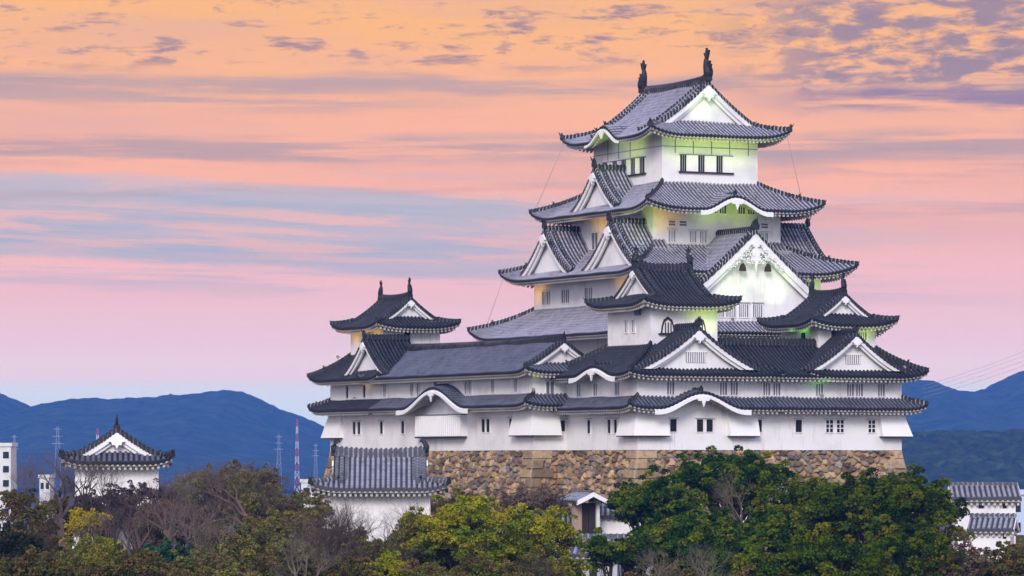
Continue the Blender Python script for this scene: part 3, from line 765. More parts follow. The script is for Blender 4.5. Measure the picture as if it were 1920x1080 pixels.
def pent(B, side, outer, inner, s0, s1, tile=TM, ze=ZE1, zt=ZT1, ridge=RD, kara=()):
    mb = MB(); ev = MB(); P = side_pt(side, outer); D = 1.7
    ks = kara
    def zf(s, d):
        z = ze+(zt-ze)*d/D
        for sc, w, A in ks:
            b = bell((s-sc)/w)
            if b > 0: z = max(z, ze+A*b+.1*d*b)
        return z
    tiles(mb, P, s0, s1, zf, lambda s: D, tile, capm=ridge, nr=5); eave(ev, P, s0, s1, zf, 1.65, PLE, (False, False))
    r = B.part(mb, 'pent_roof'); B.part(ev, 'eave', r)
    for sc, w, A in ks:
        kh = MB(); n = 28; ss = [sc-w*1.1+2.2*w*i/n for i in range(n+1)]
        kh.grid([[P(s, dd, zf(s, 0)-dz) for s in ss] for dd, dz in ((.1, .16), (-.14, .16), (-.14, .58), (.12, .58))], PLW, None, False)
        kh.prism([(-1.5, .05), (-.8, -.25), (-.35, -.3), (0, -.95), (.35, -.3), (.8, -.25), (1.5, .05)], lambda x, o, z: P(sc+x, -o, ze+A-.45+z), .06, .2, PLW)
        B.part(kh, 'curved_gable_board', r)
        k2 = MB(); sweep(k2, [P(sc, -.05, ze+A+.12), P(sc, 1.7, ze+A+.3)], .34, .34, ridge); n0 = P(sc, 0.0, ze+A+.3)
        w2 = Vector(P(sc, 0, 0))-Vector(P(sc, 1, 0)); oni(k2, n0, (w2.x, w2.y), .8); B.part(k2, 'crest_ridge', r)
    return r
pent(Wc, 'R', (0, 0, -1.7, 0), None, 13.9, 18.9)
# ---- west small keep (right end)
E2 = Bld('small_keep', 'small black-roofed white tower at the right end of the castle wall', 'small keep', (22.5, 5, 1.0), CF, 'small towers on the corners of the castle wall')
walls(E2, (18.005, U1, 0, 10.6), 1.0, 8.0)
walls(E2, (20.0, 26.0, 2.9, 9.7), 8.0, 12.9)
skirt(E2, (16.6, U1+1.7, -1.7, 12.3), (20.0, 26.0, 2.9, 9.7), ZE2, 10.2, .3, .45, TD, RK, over=1.65, Lu=3, hips='13')
irimoya(E2, (18.45, 27.5, 1.4, 11.2), 'v', 12.3, 15.2, 1.8, Dsk=1.65, fish=.55, sc=.72, up=.55)
chidori(E2, 'R', -1.2, solve(1604, 'R', -1.0), 5.3, 11.4, 8.0, 5.5, c=.40, tile=TD, ridge=RK, zb=8.4, sc=.85, bars=7, osc=.85, foot=False)
skirt(E2, (18.9, U1+1.7, -1.7, 12.2), (18.91, U1, 0, 10.5), ZE1, ZT1, .2, .35, TM, RD, over=1.6, Lu=2.5, sides='RX', hips='1', osc=.6)
for px, w in ((1565, .8), (1617, .8)): window(E2, 'R', 2.9, solve(px, 'R', 2.9), 11.0, 11.75, w, 3, hood=False)
window(E2, 'L', 20.0, solve(1507, 'L', 20.0), 11.0, 11.7, .9, 0, dark=True, hood=False)
# windows in the right-hand walls
def bR(px): u = solve(px, 'R', 0); return (N if u < 12.4 else Wc if u < 18 else E2), u
for px in (1257, 1356, 1376, 1437, 1456, 1536, 1594, 1611, 1652):
    B_, u = bR(px); window(B_, 'R', 0, u, 5.85, 6.95, .72, 2)
for px in (1262, 1312, 1330, 1422, 1497): B_, u = bR(px); window(B_, 'R', 0, u, 2.6, 3.7, .66, 0, dark=True)
for px in (1555, 1575, 1634): B_, u = bR(px); window(B_, 'R', 0, u, 2.6, 3.7, .72, 1, dark=True, grid=2)
dropbox(N, 'R', 0, -.75, solve(1250, 'R', 0), 2.25, 4.5, c0=0); dropbox(N, 'L', 0, -.748, solve(1168, 'L', 0), 2.252, 4.5, .748, c0=0)
dropbox(N, 'R', 0, solve(1363, 'R', 0), solve(1418, 'R', 0), 2.25, 4.5)
dropbox(E2, 'R', 0, solve(1648, 'R', 0), U1+.75, 2.25, 4.5, c1=U1); dropbox(E2, 'X', U1, -.748, 2.2, 2.252, 4.5, .748, c0=0)
for px in (1105, 1143, 1155): window(N, 'L', 0, solve(px, 'L', 0), 2.5, 3.7, .62, 0, dark=True)
for px in (1086, 1117, 1158): window(N, 'L', 0, solve(px, 'L', 0), 5.85, 6.95, .8, 1, hood=False)

# ---- left block: long corridor and its far small keep
UA, VA, VB = -3.3, 13.78, 60.0
LE1, LT1, LE2 = 5.05, 6.05, 8.05
C2 = Bld('castle_corridor', 'long white corridor with weathered roof and bowed gable over a barred bay window', 'castle corridor', (-.2, 30, 1.0), CF, 'roofed corridors between the towers')
CU = 2.9
walls(C2, (UA, CU, VA, 46.0), 1.0, 8.6)
# roof of the corridor with a hip-and-gable end facing right
rect = (UA-1.6, CU+1.6, VA-1.5, 50.0)
irimoya(C2, rect, 'v', LE2, 10.9, 1.5, Dsk=1.2, fish=0, sc=.75, up=.4, tile=TM, ridge=RK, over=1.5, Lu=2.6, c=.22)
kc = solve(812, 'L', UA-1.6)
skirt(C2, (UA-1.7, .2, VA-1.7, 46.9), (UA, .19, VA, 46.89), LE1, LT1, .2, .35, TM, RD, kara=(('L', kc, 7.2, 1.85),), over=1.65, Lu=2.5, sides='RL', hips='0', osc=.6)
bw = MB(); M = face_fn('L', UA)      # barred bay window
b0, b1 = solve(866, 'L', UA-.5), solve(782, 'L', UA-.5)
bw.box((UA-.62, b0, 2.35), (UA, b1, 4.35), PLW); bw.box((UA-.72, b0-.1, 2.2), (UA, b1+.1, 2.34), WD); bw.box((UA-.70, b0-.08, 4.36), (UA, b1+.08, 4.44), GL)
o = C2.part(bw, 'bay_window'); lt = MB()
n = 22
for i in range(n+1): y = b0+(b1-b0)*i/n; lt.box((UA-.68, y-.06, 2.4), (UA-.62, y+.06, 4.3), PLW)
C2.part(lt, 'lattice', o)
E3 = Bld('small_keep', 'small black-roofed white tower at the far left end of the castle wall', 'small keep', (0, 53, 1.0), CF, 'small towers on the corners of the castle wall')
walls(E3, (UA, CU+3.6, 46.005, VB), 1.0, 8.6)
tu0, tv0 = -1.9, solve(720, 'L', -1.9)
tu1 = solve(825, 'R', tv0)
walls(E3, (tu0, tu1, tv0, tv0+8.2), 8.6, 13.9)
skirt(E3, (UA-1.7, CU+5.2, 44.6, VB+1.7), (tu0, tu1, tv0, tv0+8.2), LE2, 10.6, .3, .45, TD, RK, over=1.65, Lu=3, hips='23')
irimoya(E3, (tu0-1.5, tu1+1.5, tv0-1.5, tv0+9.7), 'v', 13.25, 16.2, 1.8, Dsk=1.65, fish=.55, sc=.72, up=.5)
chidori(E3, 'L', UA-1.2, solve(684, 'L', UA-1.0), 5.4, 12.0, 8.4, 5.0, c=.42, tile=TD, ridge=RK, zb=8.8, sc=.9, osc=.85, foot=False)
skirt(E3, (UA-1.7, CU+5.2, 46.9, VB+1.7), (UA, CU+3.6, 46.91, VB), LE1, LT1, .2, .35, TD, RD, over=1.6, Lu=2.5, sides='LY', hips='2', osc=.6)
window(E3, 'R', tv0, solve(763, 'R', tv0), 12.1, 12.8, .7, 0, dark=True, hood=False)
def bL(px): v = solve(px, 'L', UA); return (C2 if v < 46 else E3), v
for px in (652, 684): B_, v = bL(px); window(B_, 'L', UA, v, 6.3, 7.5, .62, 0, dark=True)
for px in (722, 773, 785, 875, 882, 925, 968): B_, v = bL(px); window(B_, 'L', UA, v, 6.3, 7.5, .7, 1, hood=False)
for px in (665, 674, 716, 756, 907, 916, 959): B_, v = bL(px); window(B_, 'L', UA, v, 2.7, 3.9, .75, 0, dark=True)
window(C2, 'R', VA, solve(1031, 'R', VA), 6.0, 7.2, .8, 1); window(C2, 'R', VA, solve(1054, 'R', VA), 2.7, 3.7, .55, 0, dark=True)
dropbox(C2, 'R', VA, UA-.75, solve(1047, 'R', VA), 2.35, 4.8, c0=UA); dropbox(C2, 'L', UA, VA-.748, solve(966, 'L', UA), 2.352, 4.8, .748, c0=VA)
dropbox(E3, 'L', UA, VB-3.2, VB+.75, 2.35, 4.8, c1=VB); dropbox(E3, 'Y', VB, UA-.748, UA+2.5, 2.352, 4.8, .748, c0=UA)

# ------------------------------------------------------------------ stone base of fitted boulders
def stones():
    poly = [(CU+3.6, VB), (UA, VB), (UA, VA), (0, VA), (0, 0), (U1, 0), (U1, 40), (34, 40)]
    sgn = [(1, 1), (-1, 1), (-1, -1), (-1, -1), (-1, -1), (1, -1), (1, -1), (1, -1)]
    top, bot = 1.0, -10.0; Hh = top-bot
    V = []; Fc = []; C = []
    pal = np.array([(.46,.31,.17),(.36,.24,.14),(.27,.20,.14),(.52,.37,.20),(.21,.17,.14),(.40,.27,.18),(.33,.27,.22),(.58,.42,.22),(.16,.11,.08),(.42,.26,.13)])
    for i in range(len(poly)-1):
        a = np.array(poly[i], float); b = np.array(poly[i+1], float); L = np.hypot(*(b-a)); t = (b-a)/L; nrm = np.array((t[1], -t[0]))
        # outward check
        if i == 0: nrm = np.array((0, 1.))
        elif i in (1, 3): nrm = np.array((-1., 0))
        elif i in (2, 4): nrm = np.array((0, -1.))
        elif i == 5: nrm = np.array((1., 0))
        else: nrm = np.array((0, -1.))
        st = .10 if i in (1, 2, 3, 4) else .3
        nx = int(L/st)+1; nz = int(Hh/(.10 if i in (1, 2, 3, 4) else .3))
        # cells
        cw_, ch = .66, .50; gx = int(L/cw_)+3; gz = int(Hh/ch)+3
        r2 = np.random.default_rng(100+i)
        jx = (np.arange(gx)[:, None]-1+.5+(r2.random((gx, gz))-.5)*1.0)*cw_; jz = (np.arange(gz)[None, :]-1+.5+(r2.random((gx, gz))-.5)*1.0)*ch
        colr = pal[r2.integers(0, len(pal), (gx, gz))]*(.62+.60*r2.random((gx, gz, 1))); hgt = r2.random((gx, gz))*.24; tx = (r2.random((gx, gz))-.5)*.25; tz = (r2.random((gx, gz))-.5)*.25
        S_, Z_ = np.meshgrid(np.linspace(0, L, nx), np.linspace(0, Hh, nz), indexing='ij')   # Z_: depth below top
        ci = np.floor(S_/cw_).astype(int)+1; cj = np.floor(Z_/ch).astype(int)+1
        best = np.full(S_.shape, 9e9); sec = best.copy(); bi = np.zeros(S_.shape, int); bj = bi.copy()
        for di in (-1, 0, 1):
            for dj in (-1, 0, 1):
                ii = np.clip(ci+di, 0, gx-1); jj = np.clip(cj+dj, 0, gz-1)
                d = np.hypot(S_-jx[ii, jj], (Z_-jz[ii, jj])*1.2)
                m = d < best; sec = np.where(m, best, np.minimum(sec, d)); bi = np.where(m, ii, bi); bj = np.where(m, jj, bj); best = np.minimum(best, d)
        e = sec-best
        disp = hgt[bi, bj]+tx[bi, bj]*(S_-jx[bi, bj])+tz[bi, bj]*(Z_-jz[bi, bj])
        joint = np.clip(e/.20, 0, 1)
        disp = disp*joint-.24*(1-joint)**1.3
        colv = colr[bi, bj]
        # dressed corner blocks, long and short by turns
        for end in (0, 1):
            convex = not ((i == 2 and end == 1) or (i == 3 and end == 0))
            if not convex: continue
            sx = S_ if end == 0 else L-S_
            row = np.floor(Z_/.85).astype(int); ln = np.where((row+i+end) % 2 == 0, 2.0, 1.0)*(1+.15*np.sin(row*7.3))
            ins = sx < ln; fz = Z_/.85-row
            ed = np.minimum(np.minimum(fz, 1-fz)*.85, ln-sx)
            jt = np.clip(ed/.09, 0, 1)
            k = r2.random(400)
            tone = np.array((.46, .33, .20))[None, None]*(.45+.7*k[np.clip(row, 0, 399)])[..., None]
            disp = np.where(ins, .10*jt-.12*(1-jt), disp); colv = np.where(ins[..., None], tone+0*jt[..., None], colv)
        rim = np.clip(np.minimum(S_, L-S_)/.12, 0, 1); disp = disp*rim
        off = .16*Z_+.012*Z_**2          # batter, steeper at the top
        A = np.array(poly[i])[None, None]+np.array(sgn[i])[None, None]*off[..., None]; Bp = np.array(poly[i+1])[None, None]+np.array(sgn[i+1])[None, None]*off[..., None]
        xy = A+(Bp-A)*(S_/L)[..., None]+nrm[None, None]*disp[..., None]
        n0 = len(V); pts = np.dstack([xy[..., 0], xy[..., 1], top-Z_]).reshape(-1, 3)
        V.extend(pts.tolist()); C.extend(colv.reshape(-1, 3).tolist())
        idx = np.arange(nx*nz).reshape(nx, nz)+n0
        q = np.stack([idx[:-1, :-1], idx[1:, :-1], idx[1:, 1:], idx[:-1, 1:]], -1).reshape(-1, 4)
        Fc.extend(q.tolist())
    # level top court
    n0 = len(V)
    for x, y in ((CU+3.6, VB), (UA, VB), (UA, VA), (0, VA), (0, 0), (U1, 0), (U1, 40), (34, 40), (34, VB)): V.append((x, y, .997)); C.append((.3, .27, .22))
    Fc.append(list(range(n0, n0+9)))
    o_ = (12, 25, -10)
    me = bpy.data.meshes.new('stone_base'); me.from_pydata([(x-o_[0], y-o_[1], z-o_[2]) for x, y, z in V], [], Fc); me.materials.append(ST)
    ca = me.color_attributes.new('tint', 'FLOAT_COLOR', 'POINT'); ca.data.foreach_set('color', np.hstack([np.array(C), np.ones((len(C), 1))]).astype(np.float32).ravel())
    o = bpy.data.objects.new('stone_base', me); COL.objects.link(o); o.location = cw(12, 25, -10); o.rotation_euler = (0, 0, TH)
    tag(o, 'sloping wall of rough tan and brown boulders under the white castle walls', 'stone wall')
stones()

# ------------------------------------------------------------------ floodlights hidden on the roofs
LIME = (.66, 1.0, .10); YEL = (1.0, .52, .05); GRN = (.22, 1.0, .08); PALE = (.68, 1.0, .36)
def flood(p, tgt, energy, colr, label, cone=94, frame=CF):
    B = Bld('floodlight', label, 'floodlight', p, frame, 'floodlights on the roofs lighting the eaves')
    mb = MB(); x, y, z = p
    d = (Vector(tgt)-Vector(p)).normalized()
    mb.box((x-.16, y-.12, z-.25), (x+.16, y+.12, z-.17), MT); mb.box((x-.03, y-.03, z-.4), (x+.03, y+.03, z-.22), MT)
    mb.tube([tuple(Vector(p)-d*.18), tuple(Vector(p)-d*.02)], [.12, .17], MT, 8)
    B.part(mb, 'housing')
    ld = bpy.data.lights.new('lamp', 'SPOT'); lo = bpy.data.objects.new('lamp', ld); COL.objects.link(lo)
    ld.energy = energy*1.55; ld.color = colr; ld.spot_size = radians(cone); ld.spot_blend = 1.0; ld.shadow_soft_size = .35
    lo.parent = B.e; lo.location = d*.02; lo.rotation_euler = (-d).to_track_quat('Z', 'Y').to_euler()
A_ = 1.0
for p, t, e, c_, l_ in (
    ((UC-3, VC-10.2, 25.7), (UC-3, VC-9.1, 31), 620, LIME, 'small floodlight under the top roof on the right face, nearer the corner'),
    ((UC+3, VC-10.2, 25.7), (UC+3, VC-9.1, 31), 620, LIME, 'small floodlight under the top roof on the right face, far side'),
    ((UC-8.1, VC-3.5, 26.1), (UC-7.0, VC-1.0, 31), 560, LIME, 'small floodlight under the top roof beside the left upper gable'),
    ((UC-1.6, VC-9.0, 31.9), (UC, VC-6.6, 35), 230, PALE, 'small floodlight at the foot of the topmost gable'),
    ((UC-2.4, VC-11.2, 20.2), (UC-1.0, VC-10.7, 24.6), 420, LIME, 'small floodlight under the bowed gable of the second roof, left one'),
    ((UC+3.6, VC-11.2, 20.2), (UC+2.0, VC-10.7, 24.6), 420, LIME, 'small floodlight under the bowed gable of the second roof, right one'),
    ((UC-6.0, VC-11.0, 20.2), (UC-6.0, VC-9.5, 24), 220, YEL, 'small floodlight near the corner below the second roof'),
    ((UC-9.2, VC-10.5, 20.3), (UC-7.6, VC-7, 24.5), 260, LIME, 'small floodlight between the second roof and the near twin gable'),
    ((UC-9.6, VC+1.5, 20.2), (UC-7.8, VC+2, 24.5), 300, YEL, 'small floodlight between the twin gables of the third roof'),
    ((UC+3.4, VC-17.6, 13.3), (UC+.8, VC-15.6, 20), 340, PALE, 'small floodlight at the foot of the great gable, right of its middle'),
    ((UC, VC-10.2, 25.7), (UC, VC-9.1, 31), 520, LIME, 'small floodlight under the top roof in the middle of the right face'),
    ((UC-3.4, VC-17.6, 13.3), (UC-.8, VC-15.6, 20), 340, PALE, 'small floodlight at the foot of the great gable'),
    ((UC+8.6, VC-14.6, 14.5), (UC+8.6, VC-13, 18), 260, LIME, 'small floodlight right of the great gable below the third roof'),
    ((UC-11.4, VC+11.4, 14.4), (UC-9.6, VC+11.6, 18), 260, YEL, 'small floodlight at the far left corner below the third roof'),
    ((UC-11.4, VC-6, 14.4), (UC-9.6, VC-7, 18.5), 180, YEL, 'small floodlight on the left face below the third roof'),
    ((4.6, 1.5, 10.2), (4.8, 2.6, 14), 300, LIME, 'small floodlight under the bell-windowed tower eaves, left of its gable'),
    ((8.6, 1.5, 10.2), (8.4, 2.6, 14), 300, LIME, 'small floodlight under the bell-windowed tower eaves, right of its gable'),
    ((21.2, 1.2, 9.9), (21.6, 2.4, 12.6), 170, LIME, 'small floodlight under the right tower eaves, near the corner'),
    ((24.6, 1.2, 9.9), (24.6, 2.4, 12.6), 150, LIME, 'small floodlight under the right tower eaves, far side'),
    ((18.6, 5.2, 10.9), (19.8, 5.6, 13), 120, GRN, 'small floodlight on the left face of the right tower'),
    ((17.8, -1.5, 6.0), (18.2, -.8, 8), 70, GRN, 'small floodlight on the lower roof lighting the corridor eaves green'),
    ((UA-.6, VA-1.2, 6.6), (UA-.2, VA-.6, 8.6), 45, LIME, 'small floodlight at the corner below the small corridor gable'),
    ((tu0-1.9, tv0+1.2, 10.6), (tu0-.4, tv0+2.0, 13.8), 190, YEL, 'small floodlight under the far left tower eaves, near side'),
    ((tu0-1.9, tv0+7.0, 10.6), (tu0-.4, tv0+6.6, 13.8), 170, YEL, 'small floodlight under the far left tower eaves, far side'),
    ((UA-1.5, 50.5, 6.4), (UA-.5, 50.5, 8.4), 50, YEL, 'small floodlight on the lower roof below the far left gable')):
    flood(p, t, e, c_, l_)

# ------------------------------------------------------------------ guy wires from the roof corners of the keep
def wire(pts, r, label, cat='wire', name='guy_wire', group=None, m=None):
    mb = MB(); mb.tube([cw(*p) for p in pts], r, m or MT, 4); o = mb.build(name); tag(o, label, cat, group)
wire([(UC-7.4, VC+9.1, 31.3), (UC-9.3, VC+12, 24.6)], .022, 'thin wire from the far left corner of the top roof', group='thin wires hanging from the roof corners')
wire([(UC+7.3, VC-9.0, 31.4), (UC+8.4, VC-10, 25.0)], .022, 'thin wire from the right corner of the top roof', group='thin wires hanging from the roof corners')
wire([(UC-11.4, VC+14.5, 18.3), (UC-12.8, VC+16, 12.9)], .022, 'thin wire from the far left corner of the third roof', group='thin wires hanging from the roof corners')

# ------------------------------------------------------------------ ground, hills
def vnoise(x, y, seed=0, octv=4, lac=2.0, gain=.5):
    tot = np.zeros(np.broadcast(x, y).shape); a = 1; nrm = 0
    for o in range(octv):
        xi = np.floor(x); yi = np.floor(y); fx = x-xi; fy = y-yi; fx = fx*fx*(3-2*fx); fy = fy*fy*(3-2*fy)
        def h(i, j):
            v = np.sin(i*127.1+j*311.7+(seed+o*17)*74.7)*43758.5453; return v-np.floor(v)
        v = (h(xi, yi)*(1-fx)+h(xi+1, yi)*fx)*(1-fy)+(h(xi, yi+1)*(1-fx)+h(xi+1, yi+1)*fx)*fy
        tot += a*v; nrm += a; a *= gain; x = x*lac; y = y*lac
    return tot/nrm
def sstep(x, a, b):
    t = np.clip((x-a)/(b-a), 0, 1); return t*t*(3-2*t)
def ground_z(X, Y):
    d = np.hypot((X-5)/50, (Y-372)/48)
    hill = sstep(d, 2.4, 1.0)
    mid = sstep(np.hypot((X-0)/420, (Y-300)/420), 1.6, .6)
    return -34+20*mid+6.5*hill+ (vnoise(X/23, Y/23, 3)-.5)*1.6
def heightmesh(name, xs, ys, zf, m, smooth=True):
    X, Y = np.meshgrid(xs, ys); Z = zf(X, Y)
    h, w = X.shape; idx = np.arange(h*w).reshape(h, w)
    q = np.stack([idx[:-1, :-1], idx[:-1, 1:], idx[1:, 1:], idx[1:, :-1]], -1).reshape(-1, 4)
    me = bpy.data.meshes.new(name); me.from_pydata(np.stack([X, Y, Z], -1).reshape(-1, 3).tolist(), [], q.tolist()); me.materials.append(m)
    me.polygons.foreach_set('use_smooth', [smooth]*len(me.polygons)); me.update()
    o = bpy.data.objects.new(name, me); COL.objects.link(o); return o
def soil_fn(g):
    p = pos(g)
    c = g.mix(g.noise(p, .15, 6, .6), (.045, .05, .02, 1), (.11, .085, .055, 1))
    return g.mix(g.step(g.noise(p, .9, 5, .7), .5, .7), c, (.03, .045, .014, 1)), bump(g, g.noise(p, 1.5, 6, .7), .8, .3)
GM = mat('ground', soil_fn, .95, .1)
def nonuni(*segs):
    out = []
    for a, b, n in segs: out.extend(np.linspace(a, b, n, endpoint=False))
    return np.array(out+[segs[-1][1]])
g_ = heightmesh('ground', nonuni((-7800, -600, 24), (-600, -160, 30), (-160, 160, 100), (160, 600, 30), (600, 7800, 24)), nonuni((-1500, 0, 12), (0, 200, 30), (200, 440, 90), (440, 1200, 40), (1200, 7800, 30)), ground_z, GM)
tag(g_, kind='structure')
def forest_fn(g):
    p = pos(g); mp = g.new('ShaderNodeMapping'); g.l.new(p, mp.inputs[0]); mp.inputs['Scale'].default_value = (.02, .02, .02)
    c = g.mix(g.step(g.noise(mp.outputs[0], 1.6, 8, .75), .38, .66), (.010, .018, .012, 1), (.055, .07, .038, 1))
    return c, bump(g, g.noise(mp.outputs[0], 4, 5, .7), .6, 6)
FM = mat('forest', forest_fn, .95, .1)
def forest_near(g):
    p = pos(g); mp = g.new('ShaderNodeMapping'); g.l.new(p, mp.inputs[0]); mp.inputs['Scale'].default_value = (.06, .06, .06)
    v = g.new('ShaderNodeTexVoronoi'); g.l.new(mp.outputs[0], v.inputs['Vector']); v.inputs['Scale'].default_value = 2.2
    c = g.mix(g.step(g.noise(mp.outputs[0], 1.5, 6, .7), .35, .65), (.010, .020, .012, 1), (.075, .095, .04, 1))
    c = g.mix(g.m('MULTIPLY', v.outputs['Distance'], .8), c, (.01, .015, .01, 1))
    return c, bump(g, g.noise(mp.outputs[0], 6, 5, .7), .8, 2)
FN = mat('near_forest', forest_near, .95, .1)
prof = [(-1400, 700), (-900, 688), (-420, 690), (-150, 705), (0, 740), (30, 752), (62, 766), (100, 758), (140, 749), (185, 747), (230, 748), (300, 745), (330, 742), (380, 738), (430, 732), (455, 735), (480, 747), (520, 765), (560, 780), (600, 797), (680, 826), (800, 835),
        (1000, 830), (1300, 800), (1500, 760), (1620, 725), (1690, 713), (1730, 713), (1762, 723), (1790, 735), (1812, 736), (1830, 733), (1850, 731), (1870, 718), (1895, 706), (1920, 697), (1990, 684), (2200, 686), (2600, 700), (3300, 690)]
YR = 5600.
px_ = np.array([p[0] for p in prof], float); pz_ = np.array([(HZ-p[1])/F*YR for p in prof])
def mount(X, Y):
    rx = np.interp(X/YR*F+960, px_, pz_)
    rx = rx + (vnoise(X/13., X*0+2.2, 5, 4)-.5)*4.5*np.clip((rx-10)/60, 0, 1)
    t = (Y-YR)/np.where(Y < YR, 1500., 1200.)
    sh = np.exp(-(t*1.6)**2)
    gl = vnoise(X/260., Y/420., 9, 4)
    z = -34+(rx+34)*sh*(1-(1-np.exp(-(t*3)**2))*(.45*gl))
    rg = 1-np.abs(vnoise(X/150.+Y/900., Y/500., 31, 4)-.5)*2
    z = z-(1-rg)*20*np.clip((z+34)/90, 0, 1)*np.clip((YR-120-Y)/500, 0, 1)
    return z + (vnoise(X/9, Y/22, 12, 3)-.5)*6*np.clip((z+30)/60, 0, 1)
m_ = heightmesh('mountains', np.linspace(-1500, 1700, 800), nonuni((4100, 5400, 45), (5400, 5650, 24), (5650, 7000, 20)), mount, FM); tag(m_, kind='structure')
def hill2(X, Y):
    YC = 2600.
    c = X/YC*F+960
    top = np.interp(c, [1000, 1300, 1500, 1690, 1760, 1850, 1930, 2050, 2300, 2900], [880, 862, 838, 824, 819, 820, 816, 812, 806, 860])
    zt = (HZ-top)/F*YC
    sh = np.exp(-((Y-YC)/300.)**2)
    lump = np.abs(vnoise(X/13., Y/16., 21, 3)-.5)*2
    z = -34+(zt+34)*sh
    return z+(1-lump)**1.5*8.5*np.clip((z+34)/30, 0, 1)-3.5
h_ = heightmesh('forested_hill', np.linspace(-60, 1000, 420), nonuni((1900, 2600, 150), (2600, 2700, 20), (2700, 3300, 30)), hill2, FN); tag(h_, kind='structure')

# ------------------------------------------------------------------ trees
def at(px, py, Y): return Vector(((px-960)/F*Y, Y, (HZ-py)/F*Y))
class Raw:
    pass
def leaf_mesh(name, clusters, nleaf, size, tints, seed, droop=.35, jitter=.25):
    r = np.random.default_rng(seed); P = []; Cc = []
    for (c, rad, ti) in clusters:
        n = int(nleaf*3.6*(rad[0]/1.2)**2)+25
        d = r.normal(size=(n, 3)); d /= np.linalg.norm(d, axis=1)[:, None]; d[:, 2] = np.where(d[:, 2] < -.6, -d[:, 2], d[:, 2])
        rr = (.50+.62*r.random((n, 1))**.7)
        P.append(np.array(c)[None]+d*rr*np.array(rad)[None]); Cc.append(np.array(tints[ti])[None]*(1-jitter/2+jitter*r.random((n, 1)))*(1+.16*(r.random((n, 3))-.5)))
    P = np.vstack(P); Cc = np.vstack(Cc); n = len(P)
    a = r.normal(size=(n, 3)); a[:, 2] *= .55; a /= np.linalg.norm(a, axis=1)[:, None]
    b = r.normal(size=(n, 3)); b -= (b*a).sum(1)[:, None]*a; b /= np.linalg.norm(b, axis=1)[:, None]
    s_ = size*.60*(.5+1.0*r.random((n, 1)))
    V = np.stack([P-a*s_*.5-b*s_*.28, P+a*s_*.1-b*s_*.42, P+a*s_*.6+b*s_*.05, P-a*s_*.05+b*s_*.42], 1).reshape(-1, 3)
    me = bpy.data.meshes.new(name)
    me.vertices.add(4*n); me.vertices.foreach_set('co', V.astype(np.float32).ravel())
    me.loops.add(4*n); me.loops.foreach_set('vertex_index', np.arange(4*n, dtype=np.int32))
    me.polygons.add(n); me.polygons.foreach_set('loop_start', np.arange(0, 4*n, 4, dtype=np.int32)); 
    me.update(calc_edges=True)
    ca = me.color_attributes.new('tint', 'FLOAT_COLOR', 'POINT')
    ca.data.foreach_set('color', np.hstack([np.repeat(Cc, 4, 0), np.ones((4*n, 1))]).astype(np.float32).ravel())
    me.materials.append(LF); me.validate(); return me
class Tubes:        # fast collection of tapered branch segments
    def __init__(s): s.a = []; s.b = []; s.ra = []; s.rb = []
    def add(s, a, b, ra, rb): s.a.append(a); s.b.append(b); s.ra.append(ra); s.rb.append(rb)
    def mesh(s, name, sides=4):
        A = np.array(s.a, float); Bb = np.array(s.b, float); n = len(A); t = Bb-A; t /= np.linalg.norm(t, axis=1)[:, None]+1e-9
        ref = np.where(np.abs(t[:, 2:3]) < .9, np.array([[0, 0, 1.]]), np.array([[1., 0, 0]])); u = np.cross(t, ref); u /= np.linalg.norm(u, axis=1)[:, None]+1e-9; w = np.cross(t, u)
        V = np.zeros((n, 2, sides, 3))
        for k in range(sides):
            an = 2*pi*k/sides; dirn = u*cos(an)+w*sin(an)
            V[:, 0, k] = A+dirn*np.array(s.ra)[:, None]; V[:, 1, k] = Bb+dirn*np.array(s.rb)[:, None]
        base = np.arange(n)[:, None]*2*sides; q = []
        for k in range(sides):
            k2 = (k+1) % sides; q.append(np.hstack([base+k, base+k2, base+sides+k2, base+sides+k]))
        q = np.stack(q, 1).reshape(-1, 4)
        me = bpy.data.meshes.new(name); me.from_pydata(V.reshape(-1, 3).tolist(), [], q.tolist()); me.materials.append(BK); me.update(); return me
def grow(tb, p, d, L, r, depth, rnd, spread=.55, up=.12, tips=None, nseg=3, kids=(3, 4), twig=None):
    p = np.array(p, float); d = np.array(d, float)
    pts = [p]
    for i in range(nseg):
        d = d+rnd.normal(size=3)*.13; d[2] += up*.5; d /= np.linalg.norm(d)
        q = p+d*L/nseg; r2 = r*(1-.14*(1)); (tb if (twig is None or depth > 2) else twig).add(p, q, r, r2); p = q; r = r2; pts.append(p)
    if tips is not None and depth <= 1: tips.append((p.copy(), d.copy()))
    if depth == 0: return
    k = rnd.integers(kids[0], kids[1]+1)
    for j in range(k):
        s_ = pts[-1] if j < 2 else pts[rnd.integers(1, nseg+1)]
        n = rnd.normal(size=3); n -= n.dot(d)*d; n /= np.linalg.norm(n)+1e-9
        nd = d+n*spread*(.6+.8*rnd.random()); nd[2] += up; nd /= np.linalg.norm(nd)
        grow(tb, s_, nd, L*(.62+.2*rnd.random()), r*(.72 if j else .84), depth-1, rnd, spread, up, tips, nseg, kids, twig)
TREES = []
def tree_root(name, label, cat, loc, group=None, rz=0, sc=1):
    e = bpy.data.objects.new(name, None); COL.objects.link(e); e.location = loc; e.rotation_euler = (0, 0, rz); e.scale = (sc,)*3
    tag(e, label, cat, group); return e
def childobj(name, me, e, colr=(1, 1, 1, 1)):
    o = bpy.data.objects.new(name, me); COL.objects.link(o); o.parent = e; o.color = colr; return o
